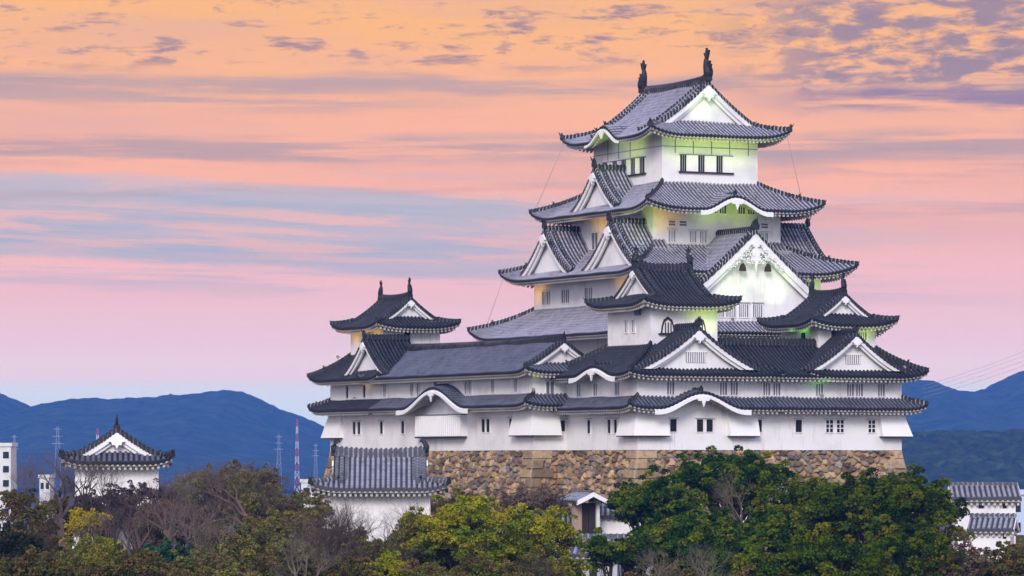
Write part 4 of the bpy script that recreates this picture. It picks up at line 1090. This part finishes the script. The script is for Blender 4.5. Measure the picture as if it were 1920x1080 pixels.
def leafy(label, px, top, hw, hh, Y, tints, seed, ncl=80, name='leafy_tree', flat=1.0, cr=.20, nleaf=210, size=.30, gap=0.0, bark=(.05, .04, .03, 1), group='leafy trees below the castle', trunkvis=True):
    """hw/hh: half width and half height of the crown in photo pixels at distance Y"""
    r = np.random.default_rng(seed); c = at(px, top+hh+4, Y); rx = hw/F*Y*.9; rz = hh/F*Y*.88; ry = rx*.8
    gz = float(ground_z(np.array(c.x), np.array(Y)))
    base = Vector((c.x, Y, min(gz, c.z-rz-2)))
    cl = []; crad = cr*max(rx, 2.0)
    for i in range(ncl):
        d = r.normal(size=3); d /= np.linalg.norm(d); 
        k = (.45+.55*r.random()**.5)
        pp = np.array([d[0]*rx*k, d[1]*ry*k, d[2]*rz*k])*(1-.5*crad/max(rx, .1))
        if gap and vnoise(np.array(pp[0]/rx*1.7+seed), np.array(pp[2]/rz*1.7), seed, 2) < gap: continue
        s_ = crad*(.6+.75*r.random())
        cl.append(((pp[0], pp[1], pp[2]+c.z-base.z), (s_, s_, s_*.78*flat), int(r.integers(0, len(tints)))))
        for q in range(2):      # ragged outer sprigs
            d2 = d+r.normal(size=3)*.35; s2 = s_*.42
            p2 = pp+d2*s_*1.05
            cl.append(((p2[0], p2[1], p2[2]+c.z-base.z), (s2, s2, s2*.8), int(r.integers(0, len(tints)))))
    e = tree_root(name, label, 'tree', base, group)
    me = leaf_mesh('crown', cl, nleaf, size, tints, seed)
    tb = Tubes(); H = c.z-base.z-rz*.5; p0 = np.array((0., 0., -.5)); tr = max(.18, rx*.07)
    top_ = np.array((r.normal()*.4, r.normal()*.4, H)); mid_ = top_*.5+np.array((r.normal()*.3, r.normal()*.3, 0))
    tb.add(p0, mid_, tr, tr*.8); tb.add(mid_, top_, tr*.8, tr*.6)
    for (cc, rad, ti) in cl[::3]:
        cc = np.array(cc); s_ = mid_+(top_-mid_)*r.random(); m2 = (s_+cc)/2+np.array((0, 0, -.12*np.linalg.norm(cc-s_)))
        tb.add(s_, m2, tr*.30, tr*.18); tb.add(m2, cc, tr*.18, tr*.06)
    childobj('trunk', tb.mesh('trunk', 5), e, bark); childobj('crown', me, e)
    return e
EV1 = [(.075, .115, .008), (.115, .145, .010), (.030, .058, .008), (.165, .165, .012), (.050, .085, .010), (.085, .125, .010), (.022, .045, .008)]
EV2 = [(.060, .115, .010), (.105, .155, .012), (.022, .052, .010), (.15, .175, .014), (.03, .07, .012)]
YG = [(.27, .28, .012), (.36, .34, .016), (.13, .17, .014), (.21, .25, .02), (.30, .26, .02)]
OL = [(.20, .185, .04), (.25, .22, .05), (.13, .135, .035), (.21, .16, .06), (.17, .13, .06)]
BRN = [(.17, .115, .075), (.22, .15, .095), (.13, .11, .06), (.15, .10, .08)]
DG = [(.028, .095, .050), (.045, .13, .06), (.022, .065, .04)]
DO = [(.115, .105, .03), (.15, .13, .035), (.08, .075, .026), (.17, .115, .045)]
YL = [(.50, .38, .02), (.40, .34, .03), (.25, .23, .03)]
# right-hand evergreens
leafy('huge round dark green evergreen below the right end of the castle', 1650, 866, 178, 135, 250, EV1, 1, ncl=190, cr=.13, nleaf=300, size=.27, name='evergreen_tree')
leafy('green evergreen just left of the huge round one', 1500, 882, 105, 95, 256, EV1, 2, ncl=90, cr=.17, nleaf=260, size=.27, name='evergreen_tree')
leafy('open flat-topped green evergreen in front of the middle of the stone wall', 1372, 850, 118, 44, 278, EV2, 3, ncl=120, cr=.17, nleaf=240, gap=.1, size=.26, flat=.8, name='evergreen_tree')
leafy('lower green evergreen left of the flat-topped one', 1225, 893, 92, 44, 272, EV2, 4, ncl=95, cr=.18, nleaf=240, gap=.1, size=.26, flat=.8, name='evergreen_tree')
leafy('dark green evergreen under the lower green one, bare trunks beside it', 1300, 958, 125, 62, 245, EV2, 5, ncl=130, cr=.16, nleaf=240, gap=.1, size=.26, name='evergreen_tree')
leafy('dark green evergreen between the flat-topped tree and the huge round one', 1440, 945, 90, 85, 240, EV2, 6, ncl=80, cr=.18, nleaf=240, size=.26, name='evergreen_tree')
leafy('small dark green evergreen in front of the blue-grey roof', 1128, 1008, 46, 20, 236, EV2, 61, ncl=22, cr=.25, nleaf=200, gap=.2, size=.24, name='evergreen_tree')
leafy('brownish green tree in the bottom right corner of the photo', 1900, 1003, 68, 70, 225, DO, 7, ncl=70, cr=.2, nleaf=200, gap=.22, size=.24)
leafy('green tree at the foot of the huge round evergreen', 1560, 1010, 140, 60, 215, EV1, 8, ncl=80, cr=.16, nleaf=240, size=.24, name='evergreen_tree')
leafy('reddish brown tree right of the huge round evergreen, low down', 1795, 1010, 60, 50, 222, BRN, 81, ncl=50, cr=.2, nleaf=180, gap=.2, size=.22)
leafy('dim bushy tree along the bottom edge below the blue-grey roof', 1300, 1056, 140, 50, 212, DO, 9, ncl=60, cr=.18, nleaf=200, size=.22)
# middle yellow-green tree
leafy('broad yellow-green tree in front of the stone wall', 885, 936, 172, 66, 238, YG, 10, ncl=170, cr=.12, nleaf=330, size=.22, flat=.75)
leafy('yellow-green tree just right of the broad yellow-green one', 1020, 955, 76, 54, 242, YG, 11, ncl=50, cr=.2, nleaf=260, gap=.15, size=.22, flat=.75)
leafy('bright yellow-green tree at the bottom edge left of the broad one', 735, 1038, 62, 40, 222, YG, 12, ncl=45, cr=.2, nleaf=260, size=.2, flat=.8)
leafy('dull green tree along the bottom edge below the broad yellow-green one', 920, 1045, 170, 45, 215, DO+YG[2:3], 13, ncl=80, cr=.15, nleaf=240, size=.2)
# left-hand trees
leafy('dark olive tree at the far left edge', 38, 905, 80, 95, 235, DO, 14, ncl=110, cr=.17, nleaf=240, size=.22)
leafy('dark blue-green tree at the bottom left corner', 20, 990, 95, 60, 215, [(.022, .028, .022), (.03, .035, .02), (.04, .04, .02)], 15, ncl=70, cr=.17, nleaf=220, size=.22)
leafy('small bright yellow tree below the left turret', 158, 953, 36, 22, 246, YL, 16, ncl=24, cr=.26, nleaf=260, gap=.15, size=.18)
leafy('yellow-green bush below the small bright yellow tree', 175, 1012, 88, 45, 225, [YG[0], YG[2], OL[0], OL[1]], 17, ncl=75, cr=.17, nleaf=240, size=.2)
leafy('deep green bush near the bottom left', 318, 1012, 82, 50, 222, DG, 18, ncl=70, cr=.18, nleaf=260, size=.2)
leafy('olive tree behind the bare trees left of the gate house', 500, 905, 95, 55, 262, OL, 19, ncl=90, cr=.15, nleaf=230, gap=.12, size=.2)
leafy('dull brown tree right of the left turret', 385, 872, 85, 50, 270, OL+BRN[:2], 20, ncl=85, cr=.15, nleaf=210, gap=.15, size=.2)
leafy('olive brown tree low down between the deep green bush and the bare trees', 450, 975, 110, 60, 240, OL, 21, ncl=90, cr=.15, nleaf=230, gap=.12, size=.2)
leafy('greyish brown tree along the bottom left edge', 520, 1030, 120, 45, 222, DO+BRN[:1], 22, ncl=80, cr=.15, nleaf=220, size=.2)
leafy('dim green tree at the bottom edge below the gate house', 640, 1045, 75, 45, 218, DO, 23, ncl=55, cr=.18, nleaf=220, size=.2)
leafy('purplish brown bushy tree in front of the left turret wall', 268, 905, 92, 40, 258, [(.07, .05, .06), (.09, .06, .06), (.055, .04, .045)], 24, ncl=85, cr=.14, nleaf=230, gap=.12, size=.17)
leafy('brown tree crest with a dark top left of the gate house', 455, 866, 75, 32, 282, BRN+OL[:1], 25, ncl=50, cr=.18, nleaf=200, gap=.12, size=.18)
for k_, (px_0, top_0, hw_0, hh_0, Y_0, tt, lb_) in enumerate((
    (190, 912, 62, 34, 261, [(.10, .075, .085), (.12, .085, .08)], 'purplish brown bush at the left foot of the turret wall'), (1195, 992, 52, 34, 238, EV2, 'dark green evergreen right of the blue-grey roof'), (1052, 1035, 50, 34, 226, YG[2:]+DO[:1], 'dull yellow-green bush left of the blue-grey roof'), (705, 1010, 60, 40, 232, OL, 'olive bush at the bottom below the gate house wall'), (790, 985, 60, 30, 262, BRN+OL, 'brownish scrub between the gate house wall and the broad yellow-green tree'),
    (60, 1030, 90, 50, 205, DO, 'dark tree in the very bottom left corner'), (250, 1040, 110, 40, 207, DO, 'dim tree along the bottom edge left of the deep green bush'),
    (400, 1035, 100, 45, 209, OL, 'olive tree along the bottom edge right of the deep green bush'), (575, 915, 48, 45, 268, OL, 'olive shrub touching the left end of the gate house'),
    (640, 985, 70, 45, 236, OL, 'thin brown-green tree below the gate house wall'), (545, 950, 80, 50, 250, OL, 'olive tree left of the gate house wall'),
    (330, 925, 90, 50, 252, BRN, 'brown tree between the turret and the olive trees'), (110, 930, 50, 50, 250, DO, 'dark brown tree at the left foot of the turret'),
    (1690, 985, 120, 70, 222, EV1, 'green evergreen at the right foot of the huge round one'), (1380, 1030, 110, 50, 214, EV2, 'dark evergreen along the bottom edge, right of centre'),
    (1000, 915, 70, 26, 318, BRN, 'low brown scrub at the foot of the stone wall'), (860, 925, 60, 22, 318, BRN+DO, 'dark scrub against the stone wall right of the gate house'))):
    leafy(lb_, px_0, top_0, hw_0, hh_0, Y_0, tt, 200+k_, ncl=70, cr=.17, nleaf=220, gap=.1, size=.2)
# bare trees: three grown shapes, copied
def make_bare(seed, depth=6, L=3.4, r0=.20, spread=.55, up=.10, name='bare_tree', tips_leaf=None, sc=1.0):
    rnd = np.random.default_rng(seed); tb = Tubes(); tw = Tubes(); tips = []
    grow(tb, (0, 0, 0), (0, 0, 1), L, r0, depth, rnd, spread, up, tips, 3, (2, 4), tw)
    z = max(max(b[2] for b in tw.b), .1)
    return tb.mesh('trunk', 5), tw.mesh('twigs', 3), z, tips
SH = [make_bare(31, 7, 3.2, .40, .50, .10), make_bare(32, 7, 2.8, .38, .62, .06), make_bare(34, 7, 3.0, .38, .56, .08)]
def bare(label, px, top, Y, hpx, k, colr=(.075, .06, .055, 1), rz=0.0, wide=1.0):
    tm, wm, z, tips = SH[k]; hpx *= 1.35; Y -= 16; hgt = hpx/F*Y; p = at(px, top+hpx, Y); sc = hgt/z
    e = tree_root('bare_tree', label, 'tree', p, 'bare winter trees below the castle', rz, sc); e.scale = (sc*wide, sc*wide, sc)
    childobj('trunk', tm, e, colr); childobj('twigs', wm, e, colr)
DB, PB, GB = (.07, .052, .045, 1), (.13, .09, .085, 1), (.15, .125, .10, 1)
for a in (('bare tree at the left edge beside the pale apartment block', 78, 842, 262, 150, 0, PB, .3, 1.0),
          ('bare tree overlapping the left end of the turret roof', 160, 838, 268, 165, 1, DB, 1.2, .8),
          ('thin bare tree in front of the turret wall', 208, 858, 266, 140, 2, DB, 2.0, .7),
          ('bare tree under the right corner of the turret roof', 310, 868, 262, 150, 0, GB, 4.0, .7),
          ('bare tree rising between the turret and the pylon', 390, 862, 268, 170, 1, DB, .5, 1.0),
          ('bare tree left of the gate house roof', 525, 862, 270, 170, 2, DB, 2.6, 1.1),
          ('dark bare tree in front of the gate house wall, left side', 640, 925, 240, 170, 1, DB, 3.3, 1.0),
          ('dark bare tree in front of the gate house wall, right side', 700, 930, 244, 165, 0, DB, 1.0, 1.0),
          ('bare tree beside the broad yellow-green tree', 590, 945, 240, 170, 2, PB, 5.0, 1.0),
          ('bare tree low down beside the deep green bush', 430, 935, 236, 170, 0, GB, 2.2, 1.1),
          ('bare tree in front of the long low white wall on the left', 255, 925, 244, 150, 2, PB, .9, 1.1),
          ('bare tree behind the small bright yellow tree', 205, 940, 246, 130, 1, PB, 2.9, 1.0),
          ('brown bare tree above the bottom left edge', 350, 920, 240, 150, 1, PB, 4.4, 1.2),
          ('pale bare tree inside the gap of the flat-topped evergreen', 1405, 878, 268, 140, 0, GB, 1.7, .8),
          ('pale bare tree right of the blue-grey roof', 1235, 1015, 226, 120, 1, GB, 3.9, 1.1),
          ('pale bare tree at the bottom edge right of the blue-grey roof', 1330, 1010, 222, 120, 2, GB, 2.4, 1.1),
          ('bare tree at the bottom edge below the small gate', 1040, 1020, 228, 120, 0, DB, .2, 1.1),
          ('dark bare tree at the foot of the stone wall', 1040, 905, 300, 60, 1, DB, .2, 1.4),
          ('bare shrub at the foot of the stone wall, left part', 930, 905, 305, 55, 2, DB, 1.9, 1.6),
          ('bare tree spreading over the middle of the gate house wall', 665, 935, 252, 130, 2, PB, 2.9, 1.3),
          ('low dark bare tree over the foot of the gate house wall, left part', 615, 955, 246, 110, 0, PB, 3.7, 1.5),
          ('low bare tree over the foot of the gate house wall, right part', 735, 955, 246, 105, 2, DB, .6, 1.5),
          ('thin bare tree at the right end of the gate house wall', 770, 925, 254, 130, 1, DB, 4.9, 1.1),
          ('spreading bare tree between the pale block and the turret', 118, 836, 264, 140, 2, PB, 4.1, 1.3),
          ('twiggy bare tree top left of the gate house roof', 470, 855, 266, 120, 0, PB, 1.4, 1.5),
          ('twiggy bare tree above the olive trees', 330, 880, 262, 120, 1, PB, 2.5, 1.5),
          ('bare tree at the bottom left corner', 110, 960, 232, 160, 2, DB, 3.1, 1.1),
          ('pale bare tree low down near the olive trees', 540, 985, 232, 140, 1, GB, 5.5, 1.1)):
    bare(*a)

r_u = np.random.default_rng(77); cu_ = []
while len(cu_) < 1100:
    X_ = r_u.uniform(-75, 75); Y_ = r_u.uniform(205, 345)
    u_ = (X_-CF[0])*cos(TH)+(Y_-CF[1])*sin(TH); v_ = -(X_-CF[0])*sin(TH)+(Y_-CF[1])*cos(TH)
    if -8 < u_ < 40 and v_ > -5: continue
    if any(abs(X_-a_) < b_ and c_ < Y_ < d_ for a_, b_, c_, d_ in ((-29.5, 5, 287, 301), (-10.2, 6.5, 296, 310), (5.5, 3, 284, 290), (5, 3.5, 248, 256), (11.4, 4, 244, 252), (36.5, 4, 288, 306), (18, 4, 308, 320), (9, 4, 285, 291), (-26.4, 5, 260, 264))): continue
    s1 = r_u.uniform(.6, 1.5); cu_.append(((X_, Y_, float(ground_z(np.array(X_), np.array(Y_)))+s1*.35), (s1, s1, s1*.7), int(r_u.integers(0, 6))))
me_u = leaf_mesh('undergrowth', cu_, 75, .34, OL[:3]+DO[:3], 78); ou = bpy.data.objects.new('undergrowth', me_u); COL.objects.link(ou); tag(ou, kind='stuff')

# ------------------------------------------------------------------ smaller castle buildings among the trees
def frame_at(px, Y, rot=0): return ((px-960)/F*Y, Y, radians(rot))
def zat(py, Y): return (HZ-py)/F*Y
# turret at the left
Y = 290.; fr = frame_at(219, Y, 5.8); T = Bld('turret', 'white turret with one triangular gable facing front, among bare trees on the left', 'turret', (0, 3, zat(985, Y)), fr)
walls(T, (-3.1, 3.1, -.1, 8), zat(990, Y), .15)
irimoya(T, (-4.1, 4.1, -1.3, 9.3), 'v', -.1, 2.35, 1.1, Dsk=1.0, tile=TM, ridge=RK, over=1.2, fish=0, sc=1.0, up=.45, c=.25, Lu=2.0, rh=.4)
# gate house in front of the stone wall
Y = 300.; fr = frame_at(712, Y, 1.5); Gt = Bld('gate_house', 'white gate house with ribbed grey hip-and-gable roof and curled ridge ends', 'gate house', (0, 3, zat(1010, Y)), fr)
walls(Gt, (-4.4, 3.9, 0, 6), zat(1015, Y), -1.7)
irimoya(Gt, (-5.3, 5.3, -1.4, 7.4), 'u', -2.15, .42, 1.75, Dsk=1.55, tile=TG, ridge=RG, over=1.3, fish=0, sc=.9, up=.45, c=.42, Lu=2.4, rh=.75, vridge=False)
for sg in (-1, 1):
    cu = MB()
    pts = [(sg*3.55, 3, .7), (sg*3.62, 3, 1.15), (sg*3.45, 3, 1.5), (sg*3.2, 3, 1.66), (sg*3.1, 3, 1.5)]
    cu.tube(pts, [.30, .26, .2, .15, .07], OR, 6)
    for zz in (0,):
        cu.box((sg*3.55-.25, 2.8, .4), (sg*3.55+.25, 3.2, .9), OR)
    Gt.part(cu, 'ridge_finial')
pf_ = zprof(-2.15, .42, .42)
for sg in (-1, 1):
    dr = MB(); sweep(dr, [(sg*2.95, -1.4+4.4*(1-t), pf_(1-t)+.08) for t in [i/8*.8 for i in range(9)]], .32, .3, RG)
    Gt.part(dr, 'descending_ridge')
def ridge_wall(name, label, px0, px1, pt, pe, pb, Y, rot=0, tile=TG, cat='wall', th=.5, ov=.45, group=None):
    fr = frame_at((px0+px1)/2, Y, rot); hw = (px1-px0)/2/F*Y; B = Bld(name, label, cat, (0, .3, zat(pb, Y)), fr, group)
    ze = zat(pe, Y); zt = zat(pt, Y)
    walls(B, (-hw, hw, 0, th), zat(pb, Y), ze-.05)
    mb = MB(); half = th/2+ov; pf = zprof(ze, zt, .1)
    for k in ('R', 'Y'):
        P = side_pt(k, (-hw-.1, hw+.1, -ov, th+ov)); tiles(mb, P, -hw-.1, hw+.1, lambda s, d: pf(d/half), lambda s: half, tile, capm=RG, nr=4, amp=.8)
    r = B.part(mb, 'roof'); rg = MB(); sweep(rg, [(-hw-.15, th/2, zt-.02), (hw+.15, th/2, zt-.02)], .3, .25, RG); B.part(rg, 'ridge', r)
    return B
ridge_wall('plaster_wall', 'long low white wall behind the yellow and bare trees on the left', 112, 345, 955, 962, 1030, 262, 0, group='low white plaster walls with tiled tops')
ridge_wall('plaster_wall', 'white plaster wall right of the small dark-doored gate', 1126, 1262, 949, 968, 1010, 288, -4, group='low white plaster walls with tiled tops')
ridge_wall('plaster_wall', 'short cream wall left of the small dark-doored gate', 1020, 1098, 966, 984, 1020, 288, 2, group='low white plaster walls with tiled tops')
# small gate with a white gable
Y = 286.; fr = frame_at(1098, Y, 24); SG = Bld('small_gate', 'small wooden gate with dark doors and a white-edged gable roof, below the stone wall', 'gate', (0, 0, zat(1008, Y)), fr)
mb = MB(); z0 = zat(1010, Y); z1 = zat(938, Y)
mb.box((-.85, .1, z0), (-.25, .6, z1), WP); mb.box((.95, .1, z0), (1.2, .6, z1), PL); SG.part(mb, 'gate_post')
mb = MB(); mb.box((-.2, .25, z0), (.33, .4, z1-.2), WD); mb.box((.38, .25, z0), (.92, .4, z1-.2), WD); SG.part(mb, 'door')
mb = MB(); zr = zat(924, Y); ze = z1-.05; pf2 = zprof(ze, zr, .1)
for k in ('L', 'X'):
    P = side_pt(k, (-1.15, 1.45, -1.0, 2.6)); tiles(mb, P, -1.0, 2.6, lambda s, d: pf2(d/1.3), lambda s: 1.3, TG, capm=RG, nr=4, amp=.7)
r_ = SG.part(mb, 'roof')
mb = MB(); M_ = lambda x, o, z: (.15+x, -1.0-o, z); xs = [-1.3+2.6*i/12 for i in range(13)]
zq = lambda x: pf2(1-abs(x)/1.3)
mb.grid([[M_(x, .05, zq(x)+.06) for x in xs], [M_(x, .08, zq(x)-.28) for x in xs], [M_(x, -.1, zq(x)-.28) for x in xs], [M_(x, -.1, zq(x)+.0) for x in xs]], PLW, None, False)
sweep(mb, [(.15, -1.0, zr), (.15, 2.6, zr)], .25, .2, RG); SG.part(mb, 'barge_board', r_)
# small houses with blue-grey roofs
BT = mat('blue_grey_tile', tile_fn((.09, .10, .16, 1), (.22, .24, .34, 1), (.4, .42, .5, 1), .5, .0), .5, .4)
def house(name, label, px, Y, rot, w, dpt, zb, ze, zr, axis='u', tile=None, wallm=None, ov=.6, door=None, wins=(), cat='house', rm=None):
    fr = frame_at(px, Y, rot); B = Bld(name, label, cat, (0, dpt/2, zb), fr)
    tile = tile or BT; rm = rm or RG
    if axis == 'u': rect = (-w/2-ov*.6, w/2+ov*.6, -ov, dpt+ov); half = dpt/2+ov
    else: rect = (-w/2-ov, w/2+ov, -ov*.6, dpt+ov*.6); half = w/2+ov
    pf = zprof(ze, zr, .15); mid = 0 if axis == 'v' else dpt/2
    mb = MB()
    if axis == 'u': poly = [(0, zb), (dpt, zb), (dpt, pf(ov/half)-.05), (mid, zr-.08), (0, pf(ov/half)-.05)]; mb.prism(poly, lambda x, o, z: (o, x, z), -w/2, w/2, wallm or PL)
    else: poly = [(-w/2, zb), (w/2, zb), (w/2, pf(ov/half)-.05), (0, zr-.08), (-w/2, pf(ov/half)-.05)]; mb.prism(poly, lambda x, o, z: (x, o, z), 0, dpt, wallm or PL)
    B.part(mb, 'wall'); mb = MB(); evs = []
    for k in (('R', 'Y') if axis == 'u' else ('L', 'X')):
        P = side_pt(k, rect); s0, s1 = side_rng(k, rect)
        tiles(mb, P, s0, s1, lambda s, d: pf(d/half), lambda s: half, tile, capm=rm, nr=6)
        ev = MB(); eave(ev, P, s0, s1, lambda s, d: pf(d/half), ov, PLE, (False, False)); evs.append(ev)
    r = B.part(mb, 'roof'); rg = MB()
    for ev in evs: B.part(ev, 'eave', r)
    q = [(rect[0], dpt/2, zr), (rect[1], dpt/2, zr)] if axis == 'u' else [(0, rect[2], zr), (0, rect[3], zr)]
    sweep(rg, q, .35, .32, rm); B.part(rg, 'ridge', r)
    ends = (rect[0], rect[1]) if axis == 'u' else (rect[2], rect[3])
    for k, e in enumerate(ends):
        bb = MB()
        sg = -1 if k == 0 else 1; xs = [-half+2*half*i/16 for i in range(17)]
        M = (lambda x, o, z: (e+sg*o, dpt/2+x, z)) if axis == 'u' else (lambda x, o, z: (x, e+sg*o, z))
        zq = lambda x: pf(1-abs(x)/half)
        bb.grid([[M(x, -.02, zq(x)+.05) for x in xs], [M(x, .03, zq(x)+.03) for x in xs], [M(x, .03, zq(x)-.3) for x in xs], [M(x, -.1, zq(x)-.3) for x in xs]], PLW, None, False)
        B.part(bb, 'barge_board', r)
    if door: 
        d = MB(); d.box((door[0], -.04, zb), (door[1], .1, door[2]), WD); B.part(d, 'door')
    for (a, b, c, e) in wins:
        d = MB(); d.box((a, -.05, c), (b, .1, e), DK); B.part(d, 'window')
    return B
Y = 250.
house('gate_hut', 'low white building with blue-grey roof at the bottom, below the small gate', 1105, Y, -8, 3.6, 4.0, -9, zat(1040, Y), zat(1010, Y), 'u', BT, mat('blue_shade_plaster', plaster_fn((.55, .58, .66, 1), (.4, .42, .5, 1), .3)), .6, (.0, .5, zat(1055, Y)), cat='house')
house('tiled_house', 'white house end half hidden by dark evergreens, white-edged roof', 1292, 246, 30, 3.2, 4.0, -9, zat(1040, 246), zat(1014, 246), 'v', BT, None, .5)
house('tiled_house', 'house with violet-grey roof and small white gable behind the flat-topped evergreen', 1388, 312, -38, 1.5, 4.4, -5.5, zat(924, 312), zat(890, 312), 'v', BT, None, .7)
Y = 300.
B_ = house('storehouse', 'cream storehouse with long grey tiled roof at the right edge', 1848, Y, -2, 4.6, 4.0, -7.5, zat(934, Y), zat(911, Y), 'u', TG, None, .65, None, ((-.55, -.15, zat(953, Y), zat(947, Y)), (1.3, 1.6, zat(953, Y), zat(945, Y))), cat='storehouse')
Y = 292.
B_ = house('storehouse', 'lower cream annex with dark roof and white gable in front of the long storehouse', 1858, Y, -14, 2.9, 2.6, -7.5, zat(993, Y), zat(970, Y), 'u', TG, None, .5, None, ((.9, 1.15, zat(1010, Y), zat(1000, Y)),), cat='storehouse')
# city blocks far off
def block(label, px, Y, w, d, zt, m, nx, nz, rot=0, wm=None, top=None):
    fr = frame_at(px, Y, rot); B = Bld('apartment_block', label, 'apartment block', (0, d/2, -34), fr)
    mb = MB(); mb.box((-w/2, 0, -34), (w/2, d, zt), m); mb.box((-w/2-.3, -.3, zt), (w/2+.3, d+.3, zt+.8), m); B.part(mb, 'wall')
    fh = 3.2
    for j in range(nz):
        for i in range(nx):
            x = -w/2+w*(i+.5)/nx; z = zt-1.2-fh*j
            k = MB(); k.box((x-w/nx*.3, -.08, z-1.5), (x+w/nx*.3, .2, z), wm or DK); B.part(k, 'window')
WH = mat('pale_concrete', plaster_fn((.72, .70, .66, 1), (.5, .48, .45, 1), .4), .9)
BC = mat('blue_concrete', plaster_fn((.50, .58, .72, 1), (.4, .45, .6, 1), .3), .9)
block('pale apartment block with dark windows at the left edge', 2, 880, 4.4, 10, zat(837, 880), WH, 2, 6)
block('pale blue apartment block at the right edge behind the storehouses', 1918, 620, 3.6, 8, zat(928, 620), BC, 2, 5)
for px, Y_, w, t_, lb in ((84, 950, 2.6, 896, 'small white far building behind the bare tree at the left'), (238, 1200, 5, 880, 'small far building hidden beside the left turret'), (585, 900, 5, 905, 'small pale far building just left of the gate house')):
    block(lb, px, Y_, w, 8, zat(t_, Y_), WH, 2, 1)
# pylons and masts
RW = mat('red_paint', lambda g: (.55, .06, .08, 1), .6); WW = mat('white_paint', lambda g: (.8, .8, .82, 1), .6)
GP = mat('galvanised_steel', lambda g: (.45, .46, .5, 1), .6)
def pylon(label, px, top, bot, Y, red=False, w=3.2, arms=3, group='pylons and masts in front of the blue mountains'):
    B = Bld('pylon' if not red else 'radio_mast', label, 'pylon' if not red else 'mast', (0, 0, -34), frame_at(px, Y)); B.e['group'] = group
    z0, z1 = zat(bot, Y), zat(top, Y); n = 10; z0 = min(z0, -30)
    hw = lambda t: w*(1-t*.78)
    parts = {}
    for i in range(n):
        t0, t1 = i/n, (i+1)/n; mb = parts.setdefault('tower', MB()); m = (RW if i % 2 else WW) if red else GP
        a, b = hw(t0), hw(t1); za, zb = z0+(z1-z0)*t0, z0+(z1-z0)*t1; C4 = [(-1, -1), (1, -1), (1, 1), (-1, 1)]
        for k in range(4):
            p, q = C4[k], C4[(k+1) % 4]; rr = .2 if red else .085
            mb.tube([(p[0]*a, p[1]*a, za), (p[0]*b, p[1]*b, zb)], rr, m, 4, False)
            mb.tube([(p[0]*a, p[1]*a, za), (q[0]*b, q[1]*b, zb)], rr*.7, m, 4, False); mb.tube([(q[0]*a, q[1]*a, za), (p[0]*b, p[1]*b, zb)], rr*.7, m, 4, False)
            mb.tube([(p[0]*b, p[1]*b, zb), (q[0]*b, q[1]*b, zb)], rr*.7, m, 4, False)
    B.part(parts['tower'], 'tower')
    if not red:
        for k in range(arms):
            mb = MB()
            z = z1-(z1-z0)*(.04+.11*k); L = w*(1.1+.25*k); mb.tube([(-L, 0, z), (0, 0, z+.8), (L, 0, z)], .16, GP, 4); mb.tube([(-L, 0, z), (L, 0, z)], .16, GP, 4)
            B.part(mb, 'arm')
pylon('red and white striped radio mast against the blue mountain', 557, 786, 880, 3600, True, 2.3)
pylon('grey lattice pylon just left of the striped mast', 523, 815, 870, 3900, False, 3.2)
pylon('grey lattice pylon above the bare trees left of the turret', 108, 800, 870, 3800, False, 3.8)
pylon('faint lattice pylon beside the pale apartment block', 27, 815, 870, 4000, False, 3.0)
pylon('faint lattice pylon just right of the striped mast', 592, 832, 880, 4000, False, 2.4)
pylon('red and white mast peeking over the left slope of the turret roof', 183, 803, 880, 3300, True, 2.6)
def wire_px(a, b, Y, r, label, sag=2.0):
    A, Bv = at(*a, Y), at(*b, Y); mb = MB(); n = 12
    mb.tube([tuple(A.lerp(Bv, i/n)-Vector((0, 0, sag*4*(i/n)*(1-i/n)))) for i in range(n+1)], r, MT, 4); o = mb.build('power_line'); tag(o, label, 'power line', 'power lines crossing the sky at the right')
for i, (ya, yb, lb) in enumerate(((716, 648, 'highest thin power line at the right'), (722, 658, 'second highest thin power line at the right'), (730, 668, 'third thin power line down at the right'), (737, 680, 'lowest thin power line at the right'))):
    wire_px((1730, ya+8), (2100, yb-70), 1450, .05, lb)

# ------------------------------------------------------------------ the air
bmn = MB()
vm = bpy.data.materials.new('haze_air'); vm.use_nodes = True; g = NT(vm.node_tree); g.n.clear()
pv = g.new('ShaderNodeVolumePrincipled'); pv.inputs['Color'].default_value = (.09, .33, 1, 1); pv.inputs['Density'].default_value = HAZE_D
o_ = g.new('ShaderNodeOutputMaterial'); g.l.new(pv.outputs[0], o_.inputs['Volume'])
bmn.box((-7900, -1600, -60), (7900, 7900, HAZE_TOP), vm); hz = bmn.build('haze'); tag(hz, kind='stuff')
